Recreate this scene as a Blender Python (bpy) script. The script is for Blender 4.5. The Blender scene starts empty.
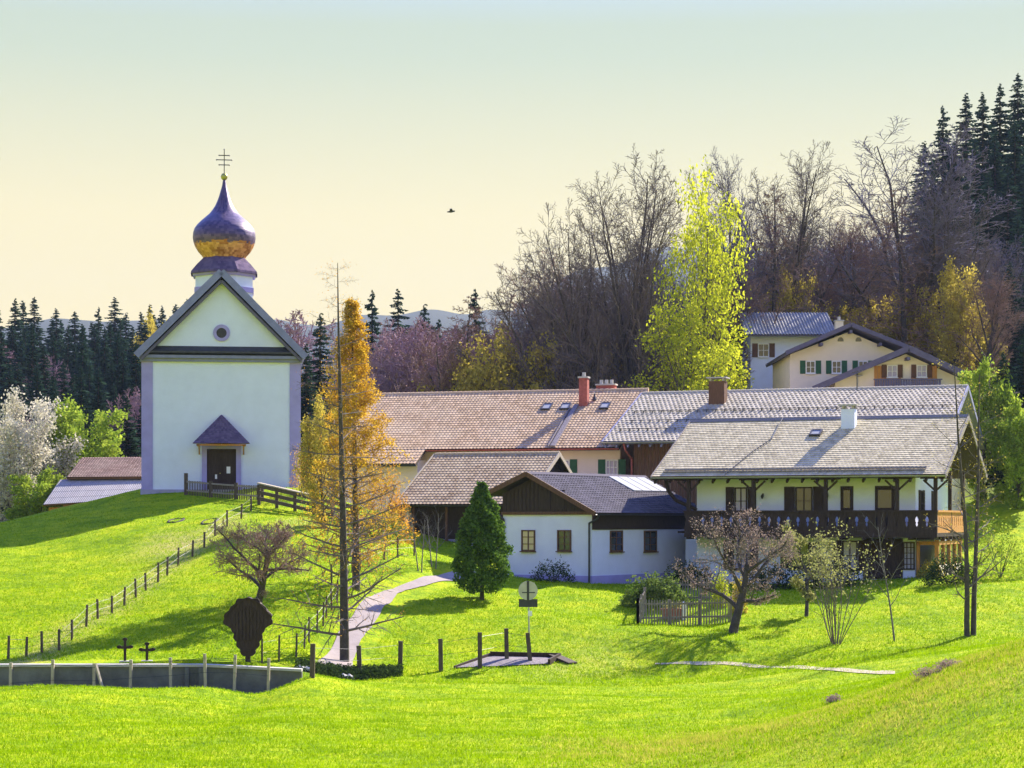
import bpy, math, random
import numpy as np
from mathutils import Vector, Matrix
R = math.radians
scene = bpy.context.scene
col = scene.collection

# ------------------------------------------------------------------ camera
CAMZ = 6.0
F, CX, HY = 2000.0, 512.0, 520.0
cam = bpy.data.cameras.new('camera'); camo = bpy.data.objects.new('camera', cam); col.objects.link(camo)
camo.location = (0, 0, CAMZ); camo.rotation_euler = (R(90), 0, 0)
cam.sensor_width = 36; cam.lens = F / 1024 * 36; cam.shift_y = (HY - 384) / 1024
cam.clip_start = .5; cam.clip_end = 20000
scene.camera = camo

# ------------------------------------------------------------------ light
SUN_AZ, SUN_EL = 38.0, 36.0          # azimuth from +Y (view direction) towards +X
w = bpy.data.worlds.new('World'); scene.world = w; w.use_nodes = True
nt = w.node_tree; nt.nodes.clear()
wo = nt.nodes.new('ShaderNodeOutputWorld'); bg = nt.nodes.new('ShaderNodeBackground')
sky = nt.nodes.new('ShaderNodeTexSky'); sky.sky_type = 'NISHITA'; sky.sun_disc = False
sky.sun_elevation = R(SUN_EL); sky.sun_rotation = R(SUN_AZ)
sky.air_density = 1.0; sky.dust_density = 1.2; sky.ozone_density = 1.0; sky.altitude = 600
SKY_K = 0.13
# hazy spring sky: warm pale yellow over the horizon, pale cyan above it, the Nishita blue overhead
tcw = nt.nodes.new('ShaderNodeTexCoord'); spw = nt.nodes.new('ShaderNodeSeparateXYZ'); nt.links.new(tcw.outputs['Generated'], spw.inputs[0])
rw_ = nt.nodes.new('ShaderNodeValToRGB'); ee = rw_.color_ramp.elements
while len(ee) < 5: ee.new(.5)
EXPO = 1.5; ke = 2 ** -EXPO / SKY_K
for q_, (p_, c_) in zip(ee, ((0, (1.30,1.04,.36)), (.09, (1.22,1.0,.44)), (.15, (1.12,.97,.50)), (.225, (.70,.78,.57)), (.30, (.52,.68,.64)))): q_.position = p_; q_.color = tuple(x * ke / 4 for x in c_) + (1,)
nt.links.new(spw.outputs[2], rw_.inputs[0])
mu = nt.nodes.new('ShaderNodeVectorMath'); mu.operation = 'SCALE'; mu.inputs['Scale'].default_value = 4; nt.links.new(rw_.outputs[0], mu.inputs[0])
tn_ = nt.nodes.new('ShaderNodeMixRGB'); tn_.blend_type = 'MULTIPLY'; tn_.inputs[0].default_value = 1; tn_.inputs[2].default_value = (.58, .65, 1.35, 1); nt.links.new(sky.outputs[0], tn_.inputs[1])
mr_ = nt.nodes.new('ShaderNodeMapRange'); mr_.inputs['From Min'].default_value = .24; mr_.inputs['From Max'].default_value = .48; nt.links.new(spw.outputs[2], mr_.inputs['Value'])
mxw = nt.nodes.new('ShaderNodeMixRGB'); nt.links.new(mr_.outputs[0], mxw.inputs[0]); nt.links.new(mu.outputs[0], mxw.inputs[1]); nt.links.new(tn_.outputs[0], mxw.inputs[2])
nt.links.new(mxw.outputs[0], bg.inputs[0]); bg.inputs[1].default_value = SKY_K
nt.links.new(bg.outputs[0], wo.inputs[0])
sl = bpy.data.lights.new('sun', 'SUN'); sl.energy = 5.0; sl.angle = R(.5); sl.color = (1, .90, .72)
so = bpy.data.objects.new('sun', sl); col.objects.link(so)
sd = Vector((math.sin(R(SUN_AZ)) * math.cos(R(SUN_EL)), math.cos(R(SUN_AZ)) * math.cos(R(SUN_EL)), math.sin(R(SUN_EL))))
so.rotation_euler = sd.to_track_quat('Z', 'Y').to_euler(); so.location = (60, 60, 90)
scene.view_settings.view_transform = 'Standard'; scene.view_settings.look = 'None'
scene.view_settings.exposure = EXPO; scene.view_settings.gamma = 1
scene.render.engine = 'CYCLES'
scene.cycles.max_bounces = 6; scene.cycles.transparent_max_bounces = 6
scene.cycles.diffuse_bounces = 3; scene.cycles.volume_bounces = 0
scene.cycles.use_denoising = True

# ------------------------------------------------------------------ helpers
def at(px, py, Y): return Vector(((px - CX) / F * Y, Y, CAMZ + (HY - py) / F * Y))
def ss(t):
    t = np.clip(t, 0, 1); return t * t * (3 - 2 * t)

def tag(o, label=None, cat=None, group=None, kind=None):
    if label: o['label'] = label
    if cat: o['category'] = cat
    if group: o['group'] = group
    if kind: o['kind'] = kind
    return o
def link(o, parent=None):
    col.objects.link(o)
    if parent is not None: o.parent = parent
    return o
def empty(name, loc, rz=0, sc=1):
    o = bpy.data.objects.new(name, None); o.location = loc; o.rotation_euler = (0, 0, rz)
    o.scale = (sc, sc, sc); o.empty_display_size = .3; return link(o)
def thing(name, label, cat, loc, rz=0, group=None, sc=1):
    return tag(empty(name, loc, rz, sc), label, cat, group)
def copy_tree(o, parent=None):
    c = o.copy(); link(c, parent)
    for ch in list(o.children): copy_tree(ch, c)
    return c

class MB:
    def __init__(s): s.v = []; s.f = []; s.m = []; s.uv = None; s.mi = 0
    def add(s, vs, fs):
        b = len(s.v); s.v += [tuple(p) for p in vs]
        for f in fs: s.f.append([b + i for i in f]); s.m.append(s.mi)
        return s
    def box(s, lo, hi, T=None):
        x0, y0, z0 = lo; x1, y1, z1 = hi
        vs = [Vector(p) for p in ((x0,y0,z0),(x1,y0,z0),(x1,y1,z0),(x0,y1,z0),(x0,y0,z1),(x1,y0,z1),(x1,y1,z1),(x0,y1,z1))]
        if T is not None: vs = [T @ p for p in vs]
        return s.add(vs, [(0,3,2,1),(4,5,6,7),(0,1,5,4),(1,2,6,5),(2,3,7,6),(3,0,4,7)])
    def bar(s, a, b, wx, wz=None, up=Vector((0,0,1))):
        a = Vector(a); b = Vector(b); wz = wz or wx; d = (b - a).normalized()
        if abs(d.dot(up)) > .99: up = Vector((0, 1, 0))
        x = d.cross(up).normalized() * wx / 2; z = x.cross(d).normalized() * wz / 2
        vs = [a-x-z, a+x-z, a+x+z, a-x+z, b-x-z, b+x-z, b+x+z, b-x+z]
        return s.add(vs, [(0,1,2,3),(7,6,5,4),(1,0,4,5),(2,1,5,6),(3,2,6,7),(0,3,7,4)])
    def tube(s, a, b, r0, r1=None, n=8, caps=True):
        a = Vector(a); b = Vector(b); r1 = r0 if r1 is None else r1; d = (b - a).normalized()
        up = Vector((0, 0, 1)) if abs(d.z) < .9 else Vector((1, 0, 0))
        x = d.cross(up).normalized(); y = d.cross(x)
        vs = []
        for p, r in ((a, r0), (b, r1)):
            for i in range(n):
                t = 2 * math.pi * i / n; vs.append(p + x * r * math.cos(t) + y * r * math.sin(t))
        fs = [(i, (i+1) % n, n + (i+1) % n, n + i) for i in range(n)]
        if caps: fs += [tuple(range(n-1, -1, -1)), tuple(range(n, 2*n))]
        return s.add(vs, fs)
    def path(s, pts, r, n=8):
        for a, b in zip(pts[:-1], pts[1:]): s.tube(a, b, r, n=n)
        return s
    def prism(s, poly, a, b, axis='x'):
        # polygon given in the two other axes, swept from a to b along axis
        def P(t, p):
            if axis == 'x': return (t, p[0], p[1])
            if axis == 'y': return (p[0], t, p[1])
            return (p[0], p[1], t)
        n = len(poly); vs = [P(a, p) for p in poly] + [P(b, p) for p in poly]
        fs = [(i, (i+1) % n, n + (i+1) % n, n + i) for i in range(n)] + [tuple(range(n-1, -1, -1)), tuple(range(n, 2*n))]
        return s.add(vs, fs)
    def lathe(s, prof, c=(0,0,0), n=24, rot=0):
        vs = []; k = len(prof)
        for i in range(n):
            t = 2*math.pi*i/n + rot
            for r, z in prof: vs.append((c[0] + r*math.cos(t), c[1] + r*math.sin(t), c[2] + z))
        fs = []
        for i in range(n):
            j = (i+1) % n
            for q in range(k-1): fs.append((i*k+q, j*k+q, j*k+q+1, i*k+q+1))
        fs.append(tuple(i*k+k-1 for i in range(n))); fs.append(tuple(i*k for i in range(n-1, -1, -1)))
        return s.add(vs, fs)
    def build(s, name, mats, parent=None, smooth=False, loc=None, rot=None):
        me = bpy.data.meshes.new(name); me.from_pydata(s.v, [], s.f); me.update()
        if not isinstance(mats, (list, tuple)): mats = [mats]
        for m in mats: me.materials.append(m)
        if len(mats) > 1: me.polygons.foreach_set('material_index', s.m)
        import bmesh as _b
        bm = _b.new(); bm.from_mesh(me); _b.ops.recalc_face_normals(bm, faces=bm.faces); bm.to_mesh(me); bm.free()
        me.polygons.foreach_set('use_smooth', [bool(smooth)] * len(me.polygons))
        o = bpy.data.objects.new(name, me); link(o, parent)
        if loc is not None: o.location = loc
        if rot is not None: o.rotation_euler = rot
        return o

def mesh_np(name, V, Q, mats, smooth=False, uv=None, midx=None, attrs=None):
    me = bpy.data.meshes.new(name); V = np.asarray(V, np.float32); Q = np.asarray(Q, np.int32)
    n, k = Q.shape
    me.vertices.add(len(V)); me.vertices.foreach_set('co', V.ravel())
    me.loops.add(n * k); me.loops.foreach_set('vertex_index', Q.ravel())
    me.polygons.add(n); me.polygons.foreach_set('loop_start', np.arange(0, n * k, k, dtype=np.int32))
    if not isinstance(mats, (list, tuple)): mats = [mats]
    for m in mats: me.materials.append(m)
    if midx is not None: me.polygons.foreach_set('material_index', np.asarray(midx, np.int32))
    me.polygons.foreach_set('use_smooth', np.full(n, bool(smooth)))
    if uv is not None:
        l = me.uv_layers.new(name='UVMap'); l.data.foreach_set('uv', np.asarray(uv, np.float32)[Q.ravel()].ravel())
    for an, av in (attrs or {}).items():
        a = me.attributes.new(an, 'FLOAT', 'POINT'); a.data.foreach_set('value', np.asarray(av, np.float32))
    me.update(calc_edges=True); me.validate()
    return me
def obj(name, me, parent=None, loc=None):
    o = bpy.data.objects.new(name, me); link(o, parent)
    if loc is not None: o.location = loc
    return o

# ------------------------------------------------------------------ materials
def nodes(name):
    m = bpy.data.materials.new(name); m.use_nodes = True; t = m.node_tree; t.nodes.clear()
    out = t.nodes.new('ShaderNodeOutputMaterial')
    return m, t, out
def N(t, kind, **kw):
    n = t.nodes.new(kind)
    for k, v in kw.items():
        if k.startswith('i_'): n.inputs[k[2:].replace('_', ' ')].default_value = v
        else: setattr(n, k, v)
    return n
def ramp(t, stops):
    r = t.nodes.new('ShaderNodeValToRGB'); e = r.color_ramp.elements
    while len(e) < len(stops): e.new(.5)
    for q, (p, c) in zip(e, stops): q.position = p; q.color = tuple(c) + (1,)
    return r
def sc3(c, k): return tuple(min(1, x * k) for x in c)
def mat(name, c, var=.15, scale=2.0, rough=.85, bump=0.0, bscale=30.0, metal=0.0, spec=.25, stretch=None, c2=None, coat=0):
    m, t, out = nodes(name)
    p = N(t, 'ShaderNodeBsdfPrincipled'); p.inputs['Roughness'].default_value = rough
    p.inputs['Metallic'].default_value = metal; p.inputs['Specular IOR Level'].default_value = spec
    co = N(t, 'ShaderNodeTexCoord'); src = co.outputs['Object']
    if stretch:
        mp = N(t, 'ShaderNodeMapping'); mp.inputs['Scale'].default_value = stretch; t.links.new(src, mp.inputs[0]); src = mp.outputs[0]
    n1 = N(t, 'ShaderNodeTexNoise'); n1.inputs['Scale'].default_value = scale; n1.inputs['Detail'].default_value = 6
    n1.inputs['Roughness'].default_value = .65
    t.links.new(src, n1.inputs['Vector'])
    a, b = (sc3(c, 1 - var), sc3(c, 1 + var)) if c2 is None else (c, c2)
    r = ramp(t, [(.32, a), (.68, b)]); t.links.new(n1.outputs['Fac'], r.inputs[0]); t.links.new(r.outputs[0], p.inputs['Base Color'])
    if bump:
        n2 = N(t, 'ShaderNodeTexNoise'); n2.inputs['Scale'].default_value = bscale; n2.inputs['Detail'].default_value = 4
        t.links.new(src, n2.inputs['Vector'])
        bp = N(t, 'ShaderNodeBump'); bp.inputs['Strength'].default_value = bump; bp.inputs['Distance'].default_value = .05
        t.links.new(n2.outputs['Fac'], bp.inputs['Height']); t.links.new(bp.outputs[0], p.inputs['Normal'])
    t.links.new(p.outputs[0], out.inputs[0]); return m
def leafmat(name, a, b, trans=.45, scale=.6):
    # thin leaves: diffuse plus translucent, each leaf its own tone
    m, t, out = nodes(name)
    g = N(t, 'ShaderNodeNewGeometry'); co = N(t, 'ShaderNodeTexCoord')
    n1 = N(t, 'ShaderNodeTexNoise'); n1.inputs['Scale'].default_value = scale; n1.inputs['Detail'].default_value = 3
    t.links.new(co.outputs['Object'], n1.inputs['Vector'])
    mx = N(t, 'ShaderNodeMath', operation='ADD'); m2 = N(t, 'ShaderNodeMath', operation='MULTIPLY'); m2.inputs[1].default_value = .5
    t.links.new(g.outputs['Random Per Island'], mx.inputs[0]); t.links.new(n1.outputs['Fac'], mx.inputs[1]); t.links.new(mx.outputs[0], m2.inputs[0])
    r = ramp(t, [(.15, a), (.85, b)]); t.links.new(m2.outputs[0], r.inputs[0])
    d = N(t, 'ShaderNodeBsdfDiffuse'); tr = N(t, 'ShaderNodeBsdfTranslucent'); mix = N(t, 'ShaderNodeMixShader'); mix.inputs[0].default_value = trans
    t.links.new(r.outputs[0], d.inputs[0]); t.links.new(r.outputs[0], tr.inputs[0])
    t.links.new(d.outputs[0], mix.inputs[1]); t.links.new(tr.outputs[0], mix.inputs[2]); t.links.new(mix.outputs[0], out.inputs[0])
    return m
def tilemat(name, a, b, weather, wamt=.35, rough=.8, wscale=.5):
    # one tone per tile from the UV cell, plus lichen and weathering
    m, t, out = nodes(name)
    p = N(t, 'ShaderNodeBsdfPrincipled'); p.inputs['Roughness'].default_value = .95; p.inputs['Specular IOR Level'].default_value = .06
    uv = N(t, 'ShaderNodeUVMap'); fl = N(t, 'ShaderNodeVectorMath', operation='FLOOR'); t.links.new(uv.outputs[0], fl.inputs[0])
    wn = N(t, 'ShaderNodeTexWhiteNoise', noise_dimensions='2D'); t.links.new(fl.outputs[0], wn.inputs['Vector'])
    r = ramp(t, [(0, a), (1, b)]); t.links.new(wn.outputs['Value'], r.inputs[0])
    co = N(t, 'ShaderNodeTexCoord'); n1 = N(t, 'ShaderNodeTexNoise'); n1.inputs['Scale'].default_value = wscale; n1.inputs['Detail'].default_value = 8
    n1.inputs['Roughness'].default_value = .7
    t.links.new(co.outputs['Object'], n1.inputs['Vector'])
    rr = ramp(t, [(.42, (0,0,0)), (.66, (wamt,)*3)]); t.links.new(n1.outputs['Fac'], rr.inputs[0])
    mx = N(t, 'ShaderNodeMixRGB'); t.links.new(rr.outputs[0], mx.inputs[0]); t.links.new(r.outputs[0], mx.inputs[1]); mx.inputs[2].default_value = tuple(weather) + (1,)
    t.links.new(mx.outputs[0], p.inputs['Base Color'])
    t.links.new(p.outputs[0], out.inputs[0]); return m
def glassmat(name, c=(.03,.035,.045), rough=.08):
    m, t, out = nodes(name); p = N(t, 'ShaderNodeBsdfPrincipled')
    p.inputs['Base Color'].default_value = tuple(c) + (1,); p.inputs['Roughness'].default_value = rough; p.inputs['Specular IOR Level'].default_value = .9
    t.links.new(p.outputs[0], out.inputs[0]); return m

M = {}
M['plaster'] = mat('white_plaster', (.70,.76,.90), .05, .8, .9, .15, 25)
M['plaster_blue'] = mat('bluish_plaster', (.72,.75,.90), .05, .8, .9, .15, 25)
M['plaster_warm'] = mat('cream_plaster', (.80,.70,.56), .05, .8, .9, .15, 25)
M['plaster_rose'] = mat('rose_plaster', (.80,.66,.56), .05, .8, .9)
M['lavender'] = mat('lavender_stucco', (.36,.32,.62), .10, 1.2, .9, .15, 20)
M['plinth'] = mat('plinth_stucco', (.36,.34,.50), .15, 1.5, .9, .3, 15)
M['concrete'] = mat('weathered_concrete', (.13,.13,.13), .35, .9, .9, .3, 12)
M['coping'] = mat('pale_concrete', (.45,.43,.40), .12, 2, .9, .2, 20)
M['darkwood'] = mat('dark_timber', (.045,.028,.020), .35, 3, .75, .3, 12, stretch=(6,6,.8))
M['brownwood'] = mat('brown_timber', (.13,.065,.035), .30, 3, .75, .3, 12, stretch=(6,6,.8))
M['honeywood'] = mat('painted_sunlight_timber', (.52,.24,.06), .20, 3, .7, .2, 12, stretch=(6,6,.8))
M['greywood'] = mat('silvered_timber', (.24,.21,.19), .30, 4, .85, .3, 15, stretch=(5,5,.8))
M['postwood'] = mat('post_timber', (.10,.075,.055), .35, 4, .85, .3, 15, stretch=(5,5,.8))
M['palewood'] = mat('pale_timber', (.42,.36,.27), .20, 4, .85, .3, 15, stretch=(5,5,.8))
M['metal'] = mat('zinc_metal', (.42,.42,.44), .12, 3, .45, metal=.6)
M['darkmetal'] = mat('dark_metal', (.06,.06,.07), .2, 4, .5, metal=.5)
M['brick'] = mat('red_brick', (.36,.10,.08), .25, 6, .85, .3, 30)
M['greenpaint'] = mat('green_paint', (.02,.10,.045), .15, 3, .5)
M['glass'] = glassmat('window_glass')
M['glass_sky'] = glassmat('curtained_glass', (.30,.30,.48), .15)
M['glass_warm'] = glassmat('painted_reflection_glass', (.62,.50,.30), .2)  # warm reflection put into the base colour of the pane
M['white'] = mat('white_paint', (.78,.78,.76), .05, 3, .6)
M['paper'] = mat('white_paper', (.8,.8,.78), .03, 3, .8)
M['gold'] = mat('gilded_copper', (.45,.42,.12), .15, 6, .4, metal=.6)
M['asphalt'] = mat('pale_gravel_road', (.30,.255,.24), .12, 1.5, .95, .4, 40)
M['path'] = mat('pale_gravel_path', (.46,.39,.25), .15, 1.5, .95, .4, 40)
M['shake'] = mat('dark_verge_board', (.12,.11,.17), .15, 3, .8)
M['greyverge'] = mat('grey_verge_sheet', (.22,.23,.38), .12, 3, .6)
M['gravel'] = mat('grey_gravel', (.22,.19,.20), .4, 9, .95, .6, 30)
M['rust'] = mat('terracotta_pot', (.34,.12,.08), .15, 5, .8)
M['solar'] = mat('pale_roof_sheet', (.30,.32,.36), .06, 2, .85)
M['tile_b'] = tilemat('brown_pantiles', (.34,.235,.145), (.54,.385,.245), (.56,.45,.32), .5)
M['tile_c'] = tilemat('old_brown_pantiles', (.28,.20,.125), (.48,.37,.24), (.50,.41,.28), .6)
M['tile_m'] = tilemat('grey_pantiles', (.32,.285,.22), (.50,.45,.355), (.50,.45,.36), .4)
M['tile_r'] = tilemat('weathered_shingles', (.36,.31,.20), (.64,.56,.37), (.62,.55,.38), .6)
M['tile_a'] = tilemat('slate_grey_tiles', (.075,.070,.085), (.125,.115,.14), (.15,.14,.16), .3)
M['tile_s'] = tilemat('red_brown_tiles', (.16,.105,.09), (.27,.185,.155), (.32,.26,.22), .4)
M['corr'] = tilemat('corrugated_sheet', (.26,.25,.27), (.31,.30,.32), (.34,.30,.28), .4, .7)
M['corr_m'] = tilemat('corrugated_metal', (.24,.24,.25), (.30,.30,.31), (.3,.3,.3), .3, .55)
M['shingle_v'] = tilemat('violet_shingles', (.075,.055,.11), (.15,.11,.19), (.2,.16,.22), .4, .55, 1.5)
M['bark'] = mat('tree_bark', (.075,.062,.055), .35, 5, .95, .5, 15)
M['bark_grey'] = mat('grey_bark', (.15,.135,.13), .3, 4, .95, .5, 15)
M['twig'] = mat('bare_twigs', (.15,.12,.11), .25, 1, .95)
M['twig_warm'] = mat('ruddy_twigs', (.25,.155,.12), .25, 1, .95)
M['twig_pink'] = mat('pinkish_twigs', (.34,.22,.24), .25, 1, .95)
M['twig_blue'] = mat('bluish_twigs', (.16,.14,.19), .25, 1, .95)
M['spruce'] = leafmat('spruce_needles', (.012,.030,.022), (.045,.085,.05), .2, .25)
M['yew'] = leafmat('dwarf_conifer_leaves', (.025,.07,.014), (.17,.28,.04), .35, 1.2)
M['lime'] = leafmat('young_lime_leaves', (.30,.37,.02), (.68,.70,.045), .5)
M['limed'] = leafmat('fresh_green_leaves', (.16,.28,.03), (.42,.50,.06), .45)
M['golden'] = leafmat('golden_larch_needles', (.42,.22,.02), (.72,.50,.05), .5)
M['orange'] = leafmat('orange_larch_needles', (.46,.20,.03), (.72,.40,.06), .5)
M['ochre'] = leafmat('ochre_spring_leaves', (.34,.27,.05), (.62,.52,.09), .5)
M['blossom'] = leafmat('white_blossom', (.40,.38,.28), (.75,.70,.60), .4)
M['bud'] = leafmat('pinkish_brown_buds', (.22,.15,.12), (.50,.38,.32), .3)
M['olive'] = leafmat('pale_olive_leaves', (.18,.20,.05), (.48,.46,.18), .4)
M['dull'] = leafmat('dark_shrub_leaves', (.02,.04,.015), (.07,.11,.03), .3)
M['laurel'] = leafmat('laurel_leaves', (.06,.12,.02), (.26,.33,.08), .35)

# ------------------------------------------------------------------ terrain
CTRL = [  # px, py, Y
 (40,768,47),(250,768,48),(512,768,48),(0,730,56),(300,730,56),(560,735,56),(512,700,66),(300,700,66),
 (0,694,71),(100,690,71.5),(170,688,71.7),(240,685,71.9),(300,681,72.5),(340,676,75),(441,671,78),(505,668,79),(529,663,80),(600,664,81),(655,665,82),
 (780,667,78),(850,670,73),(920,673,68),
 (0,668,72.8),(90,665,72.8),(150,664,73),(230,665,73.4),(275,662,75),(300,655,77),
 (59,651,77),(112,614,84),(158,582,91),(204,548,98),(227,527,103),(251,511,110),(-20,690,70),(-20,655,76),(-20,600,88),(-20,545,104),
 (40,548,104),(40,600,87),(100,530,107),(130,560,97),(130,650,77),(150,620,82.5),(200,600,86),
 (143,493,119),(200,491,119),(300,490,119),(222,500,115),(222,488,126),(222,486,140),(40,517,117),(90,505,118),(-20,528,116),
 (300,515,108),(345,522,107),(300,560,95),(300,620,83),(250,600,86),(340,590,88),(330,545,100),(380,540,106),
 (335,660,78.5),(360,625,84),(380,600,89),(400,591,92),(440,578,97),(480,572,100),(384,562,97),(414,557,100),
 (430,548,110),(460,548,110),(330,520,122),(380,520,125),
 (482,600,92),(440,630,85),(560,620,87),(640,642,84),(732,632,86),(690,623,89),(640,622,89),(590,600,94),
 (505,577,106),(592,583,101),(675,583,104),(760,588,100),(830,586,99),(920,582,97),(985,580,97),(860,610,90),(960,605,90),
 (835,643,83),(898,640,83),(968,635,84),(1030,636,85),(700,650,82),
 (1024,768,36),(850,768,42),(985,700,42),(985,656,50),(1030,640,50),(920,678,56),(850,700,57),(760,723,57),(700,736,55),(620,768,47),
 (985,651,64),(1030,640,70),
]
pts = [tuple(at(*c)) for c in CTRL]
pts += [(0,2,4.4),(-15,2,4.2),(15,2,4.6),(-12,20,2.5),(0,20,2.6),(10,20,2.9),(0,34,1.2),(-12,34,1.0),(0,-30,6.5),(-30,-30,6.5),(30,-30,7),(-40,20,3),(40,20,5),
        (-45,60,.5),(45,60,4),(50,90,4.2),(-55,100,4.5),(-60,130,4.5),(-45,130,4.2),(-30,138,4.6),(-20,150,5),(0,125,4.4),(-10,125,5.2),(10,116,3.2),(20,112,3.3),(30,105,3.4),(45,110,4.4)]
def far(x, y):
    x = np.asarray(x, float); y = np.asarray(y, float)
    z = 4.5 + 0 * x
    z = z + 15 * ss((y - 175) / 140) * ss((-x + 5) / 50) 
    z = z + 10.5 * ss((y - 126) / 20) * ss((x + 2) / 18) + 26 * ss((y - 165) / 90) * ss((x - 22) / 45) + 60 * ss((y - 260) / 500) * ss((x - 30) / 200)
    ridge = 283 + 7 * np.sin(x / 95 + 1) + 5 * np.sin(x / 37) + 4 * np.sin(x / 17 + 2) + 18 * np.sin(x / 400 + .5)
    z = z + ridge * np.exp(-((y - 2900) / 650) ** 2)
    return z
for x in range(-90, 91, 30):
    for y in (160, 185, 210): pts.append((x, y, float(far(x, y))))
for y in (20, 60, 100, 140):
    for x in (-95, 95): pts.append((x, y, 4.0 + .06 * max(0, x)))
def wallY(x): return 72.3 + 0.0 * x + np.clip((x + 12) / 6, 0, 1) * .6
def stepz(x, y):
    amt = 1.12 * (1 - ss((x + 9.2) / 2.4))
    return amt * (y < wallY(x)) * np.exp(-np.maximum(wallY(x) - y, 0) / 9)
P = np.array(pts); XY = P[:, :2] / 50.; Z = P[:, 2] + stepz(P[:, 0], P[:, 1])
def tpsU(r2): return np.where(r2 > 1e-12, r2 * np.log(np.maximum(r2, 1e-12)), 0)
n = len(P); K = tpsU(((XY[:, None] - XY[None]) ** 2).sum(-1)) + np.eye(n) * 2e-4
A = np.block([[K, np.c_[np.ones(n), XY]], [np.r_[np.ones((1, n)), XY.T], np.zeros((3, 3))]])
W = np.linalg.solve(A, np.r_[Z, 0, 0, 0])
def tps(x, y):
    q = np.c_[x, y] / 50.; out = np.zeros(len(q))
    for i in range(0, len(q), 20000):
        s_ = q[i:i+20000]; out[i:i+20000] = tpsU(((s_[:, None] - XY[None]) ** 2).sum(-1)) @ W[:n] + W[n] + s_ @ W[n+1:]
    return out
def axis(lo, hi, step, ext_lo, ext_hi, g=1.13):
    a = list(np.arange(lo, hi + 1e-6, step)); d = step; p = a[0]; left = []
    while p > ext_lo: d *= g; p -= d; left.append(p)
    d = step; p = a[-1]; right = []
    while p < ext_hi: d *= g; p += d; right.append(p)
    return np.array(left[::-1] + a + right)
GX = axis(-42, 42, .42, -2600, 2600); GY = axis(30, 128, .42, -120, 3500, 1.09)
gx, gy = np.meshgrid(GX, GY, indexing='ij'); fx, fy = gx.ravel(), gy.ravel()
cx_, cy_ = np.clip(fx, -95, 95), np.clip(fy, -30, 205)
zt = tps(cx_, cy_) - stepz(fx, fy) - .42 * (fy < wallY(fx)) * np.exp(-(np.maximum(wallY(fx) - fy, 0) / 3.2) ** 2) * (1 - ss((fx + 9.5) / 2.5)); zf = far(fx, fy)
b = np.maximum(ss((fy - 155) / 45), ss((np.abs(fx) - 70) / 25) * ss((fy - 110) / 60))
b = np.maximum(b, ss((np.abs(fx) - 90) / 10) * ss((fy - 100) / 60))
rs = np.random.RandomState(3)
def vnoise(x, y, s, seed):
    r = np.random.RandomState(seed); z = np.zeros_like(x)
    for k in range(7):
        a = r.rand() * 6.28; f = (.6 + r.rand() * 1.4) / s; z += np.sin((x * math.cos(a) + y * math.sin(a)) * f * 6.28 + r.rand() * 6.28)
    return z / 7
bumpz = .09 * vnoise(fx, fy, 5, 1) + .045 * vnoise(fx, fy, 1.7, 2) + .10 * vnoise(fx, fy, 14, 5)
bumpz *= (1 - b)
HZ = (zt * (1 - b) + zf * b + bumpz).reshape(gx.shape)
def hz(x, y):
    x = np.asarray(x, float); y = np.asarray(y, float)
    i = np.clip(np.searchsorted(GX, x) - 1, 0, len(GX) - 2); j = np.clip(np.searchsorted(GY, y) - 1, 0, len(GY) - 2)
    u = (x - GX[i]) / (GX[i+1] - GX[i]); v = (y - GY[j]) / (GY[j+1] - GY[j])
    return (HZ[i,j]*(1-u)*(1-v) + HZ[i+1,j]*u*(1-v) + HZ[i,j+1]*(1-u)*v + HZ[i+1,j+1]*u*v)
def H(x, y): return float(hz(x, y))
_ys = np.arange(34, 200, .1)
def G(px, py, y0=34):
    ys = _ys[_ys >= y0]; xs = (px - CX) / F * ys; ray = CAMZ + (HY - py) / F * ys
    h = hz(xs, ys) >= ray
    k = int(np.argmax(h)) if h.any() else len(ys) - 1
    return Vector((xs[k], ys[k], float(hz(xs[k], ys[k]))))
def GYp(px, Y):
    x = (px - CX) / F * Y; return Vector((x, Y, H(x, Y)))

ni, nj = gx.shape
idx = np.arange(ni * nj).reshape(ni, nj)
Q = np.stack([idx[:-1, :-1], idx[1:, :-1], idx[1:, 1:], idx[:-1, 1:]], -1).reshape(-1, 4)
# bare and dry patches (worn ground beside the fences, hay-coloured bank)
fence_px = [(-14,706-0),(12,688),(34,671),(48,660),(59,651),(72,640),(86,627),(98,619),(112,614),(124,606),(136,598),(146,591),(158,582),(167,576),(178,566),(192,557),(204,548),(215,536),(227,527),(241,519),(251,511)]
fence_pts = [G(a, c, 70) for a, c in fence_px[3:]]
def dist_poly(x, y, pl):
    d = np.full(x.shape, 1e9)
    for a, c in zip(pl[:-1], pl[1:]):
        ax, ay, bx, by = a[0], a[1], c[0], c[1]; L2 = (bx-ax)**2 + (by-ay)**2 + 1e-9
        t = np.clip(((x-ax)*(bx-ax) + (y-ay)*(by-ay)) / L2, 0, 1)
        d = np.minimum(d, np.hypot(x-ax-t*(bx-ax), y-ay-t*(by-ay)))
    return d
dry = .75 * np.exp(-((dist_poly(fx + .6, fy + 1.1, fence_pts)) / .8) ** 2)
for (px, py, r, a) in ((178,546,1.6,1.0),(160,548,1.5,.6),(165,537,1.2,.5),(205,532,1.0,.5),(560,670,1.5,.35),(600,664,2,.3),(300,523,1.2,.5),(235,540,1.5,.3)):
    g_ = G(px, py); dry = np.maximum(dry, a * np.exp(-(((fx-g_.x)/r)**2 + ((fy-g_.y)/(r*1.6))**2)))
bankx = [tuple(at(*c)[:2]) for c in ((1040,645,48),(985,668,47),(920,690,50),(850,712,52),(770,735,52),(700,752,51))]
bank = np.exp(-(dist_poly(fx, fy, bankx) / 4.5) ** 2)
dry = np.maximum(dry, .0 * bank)
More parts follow.
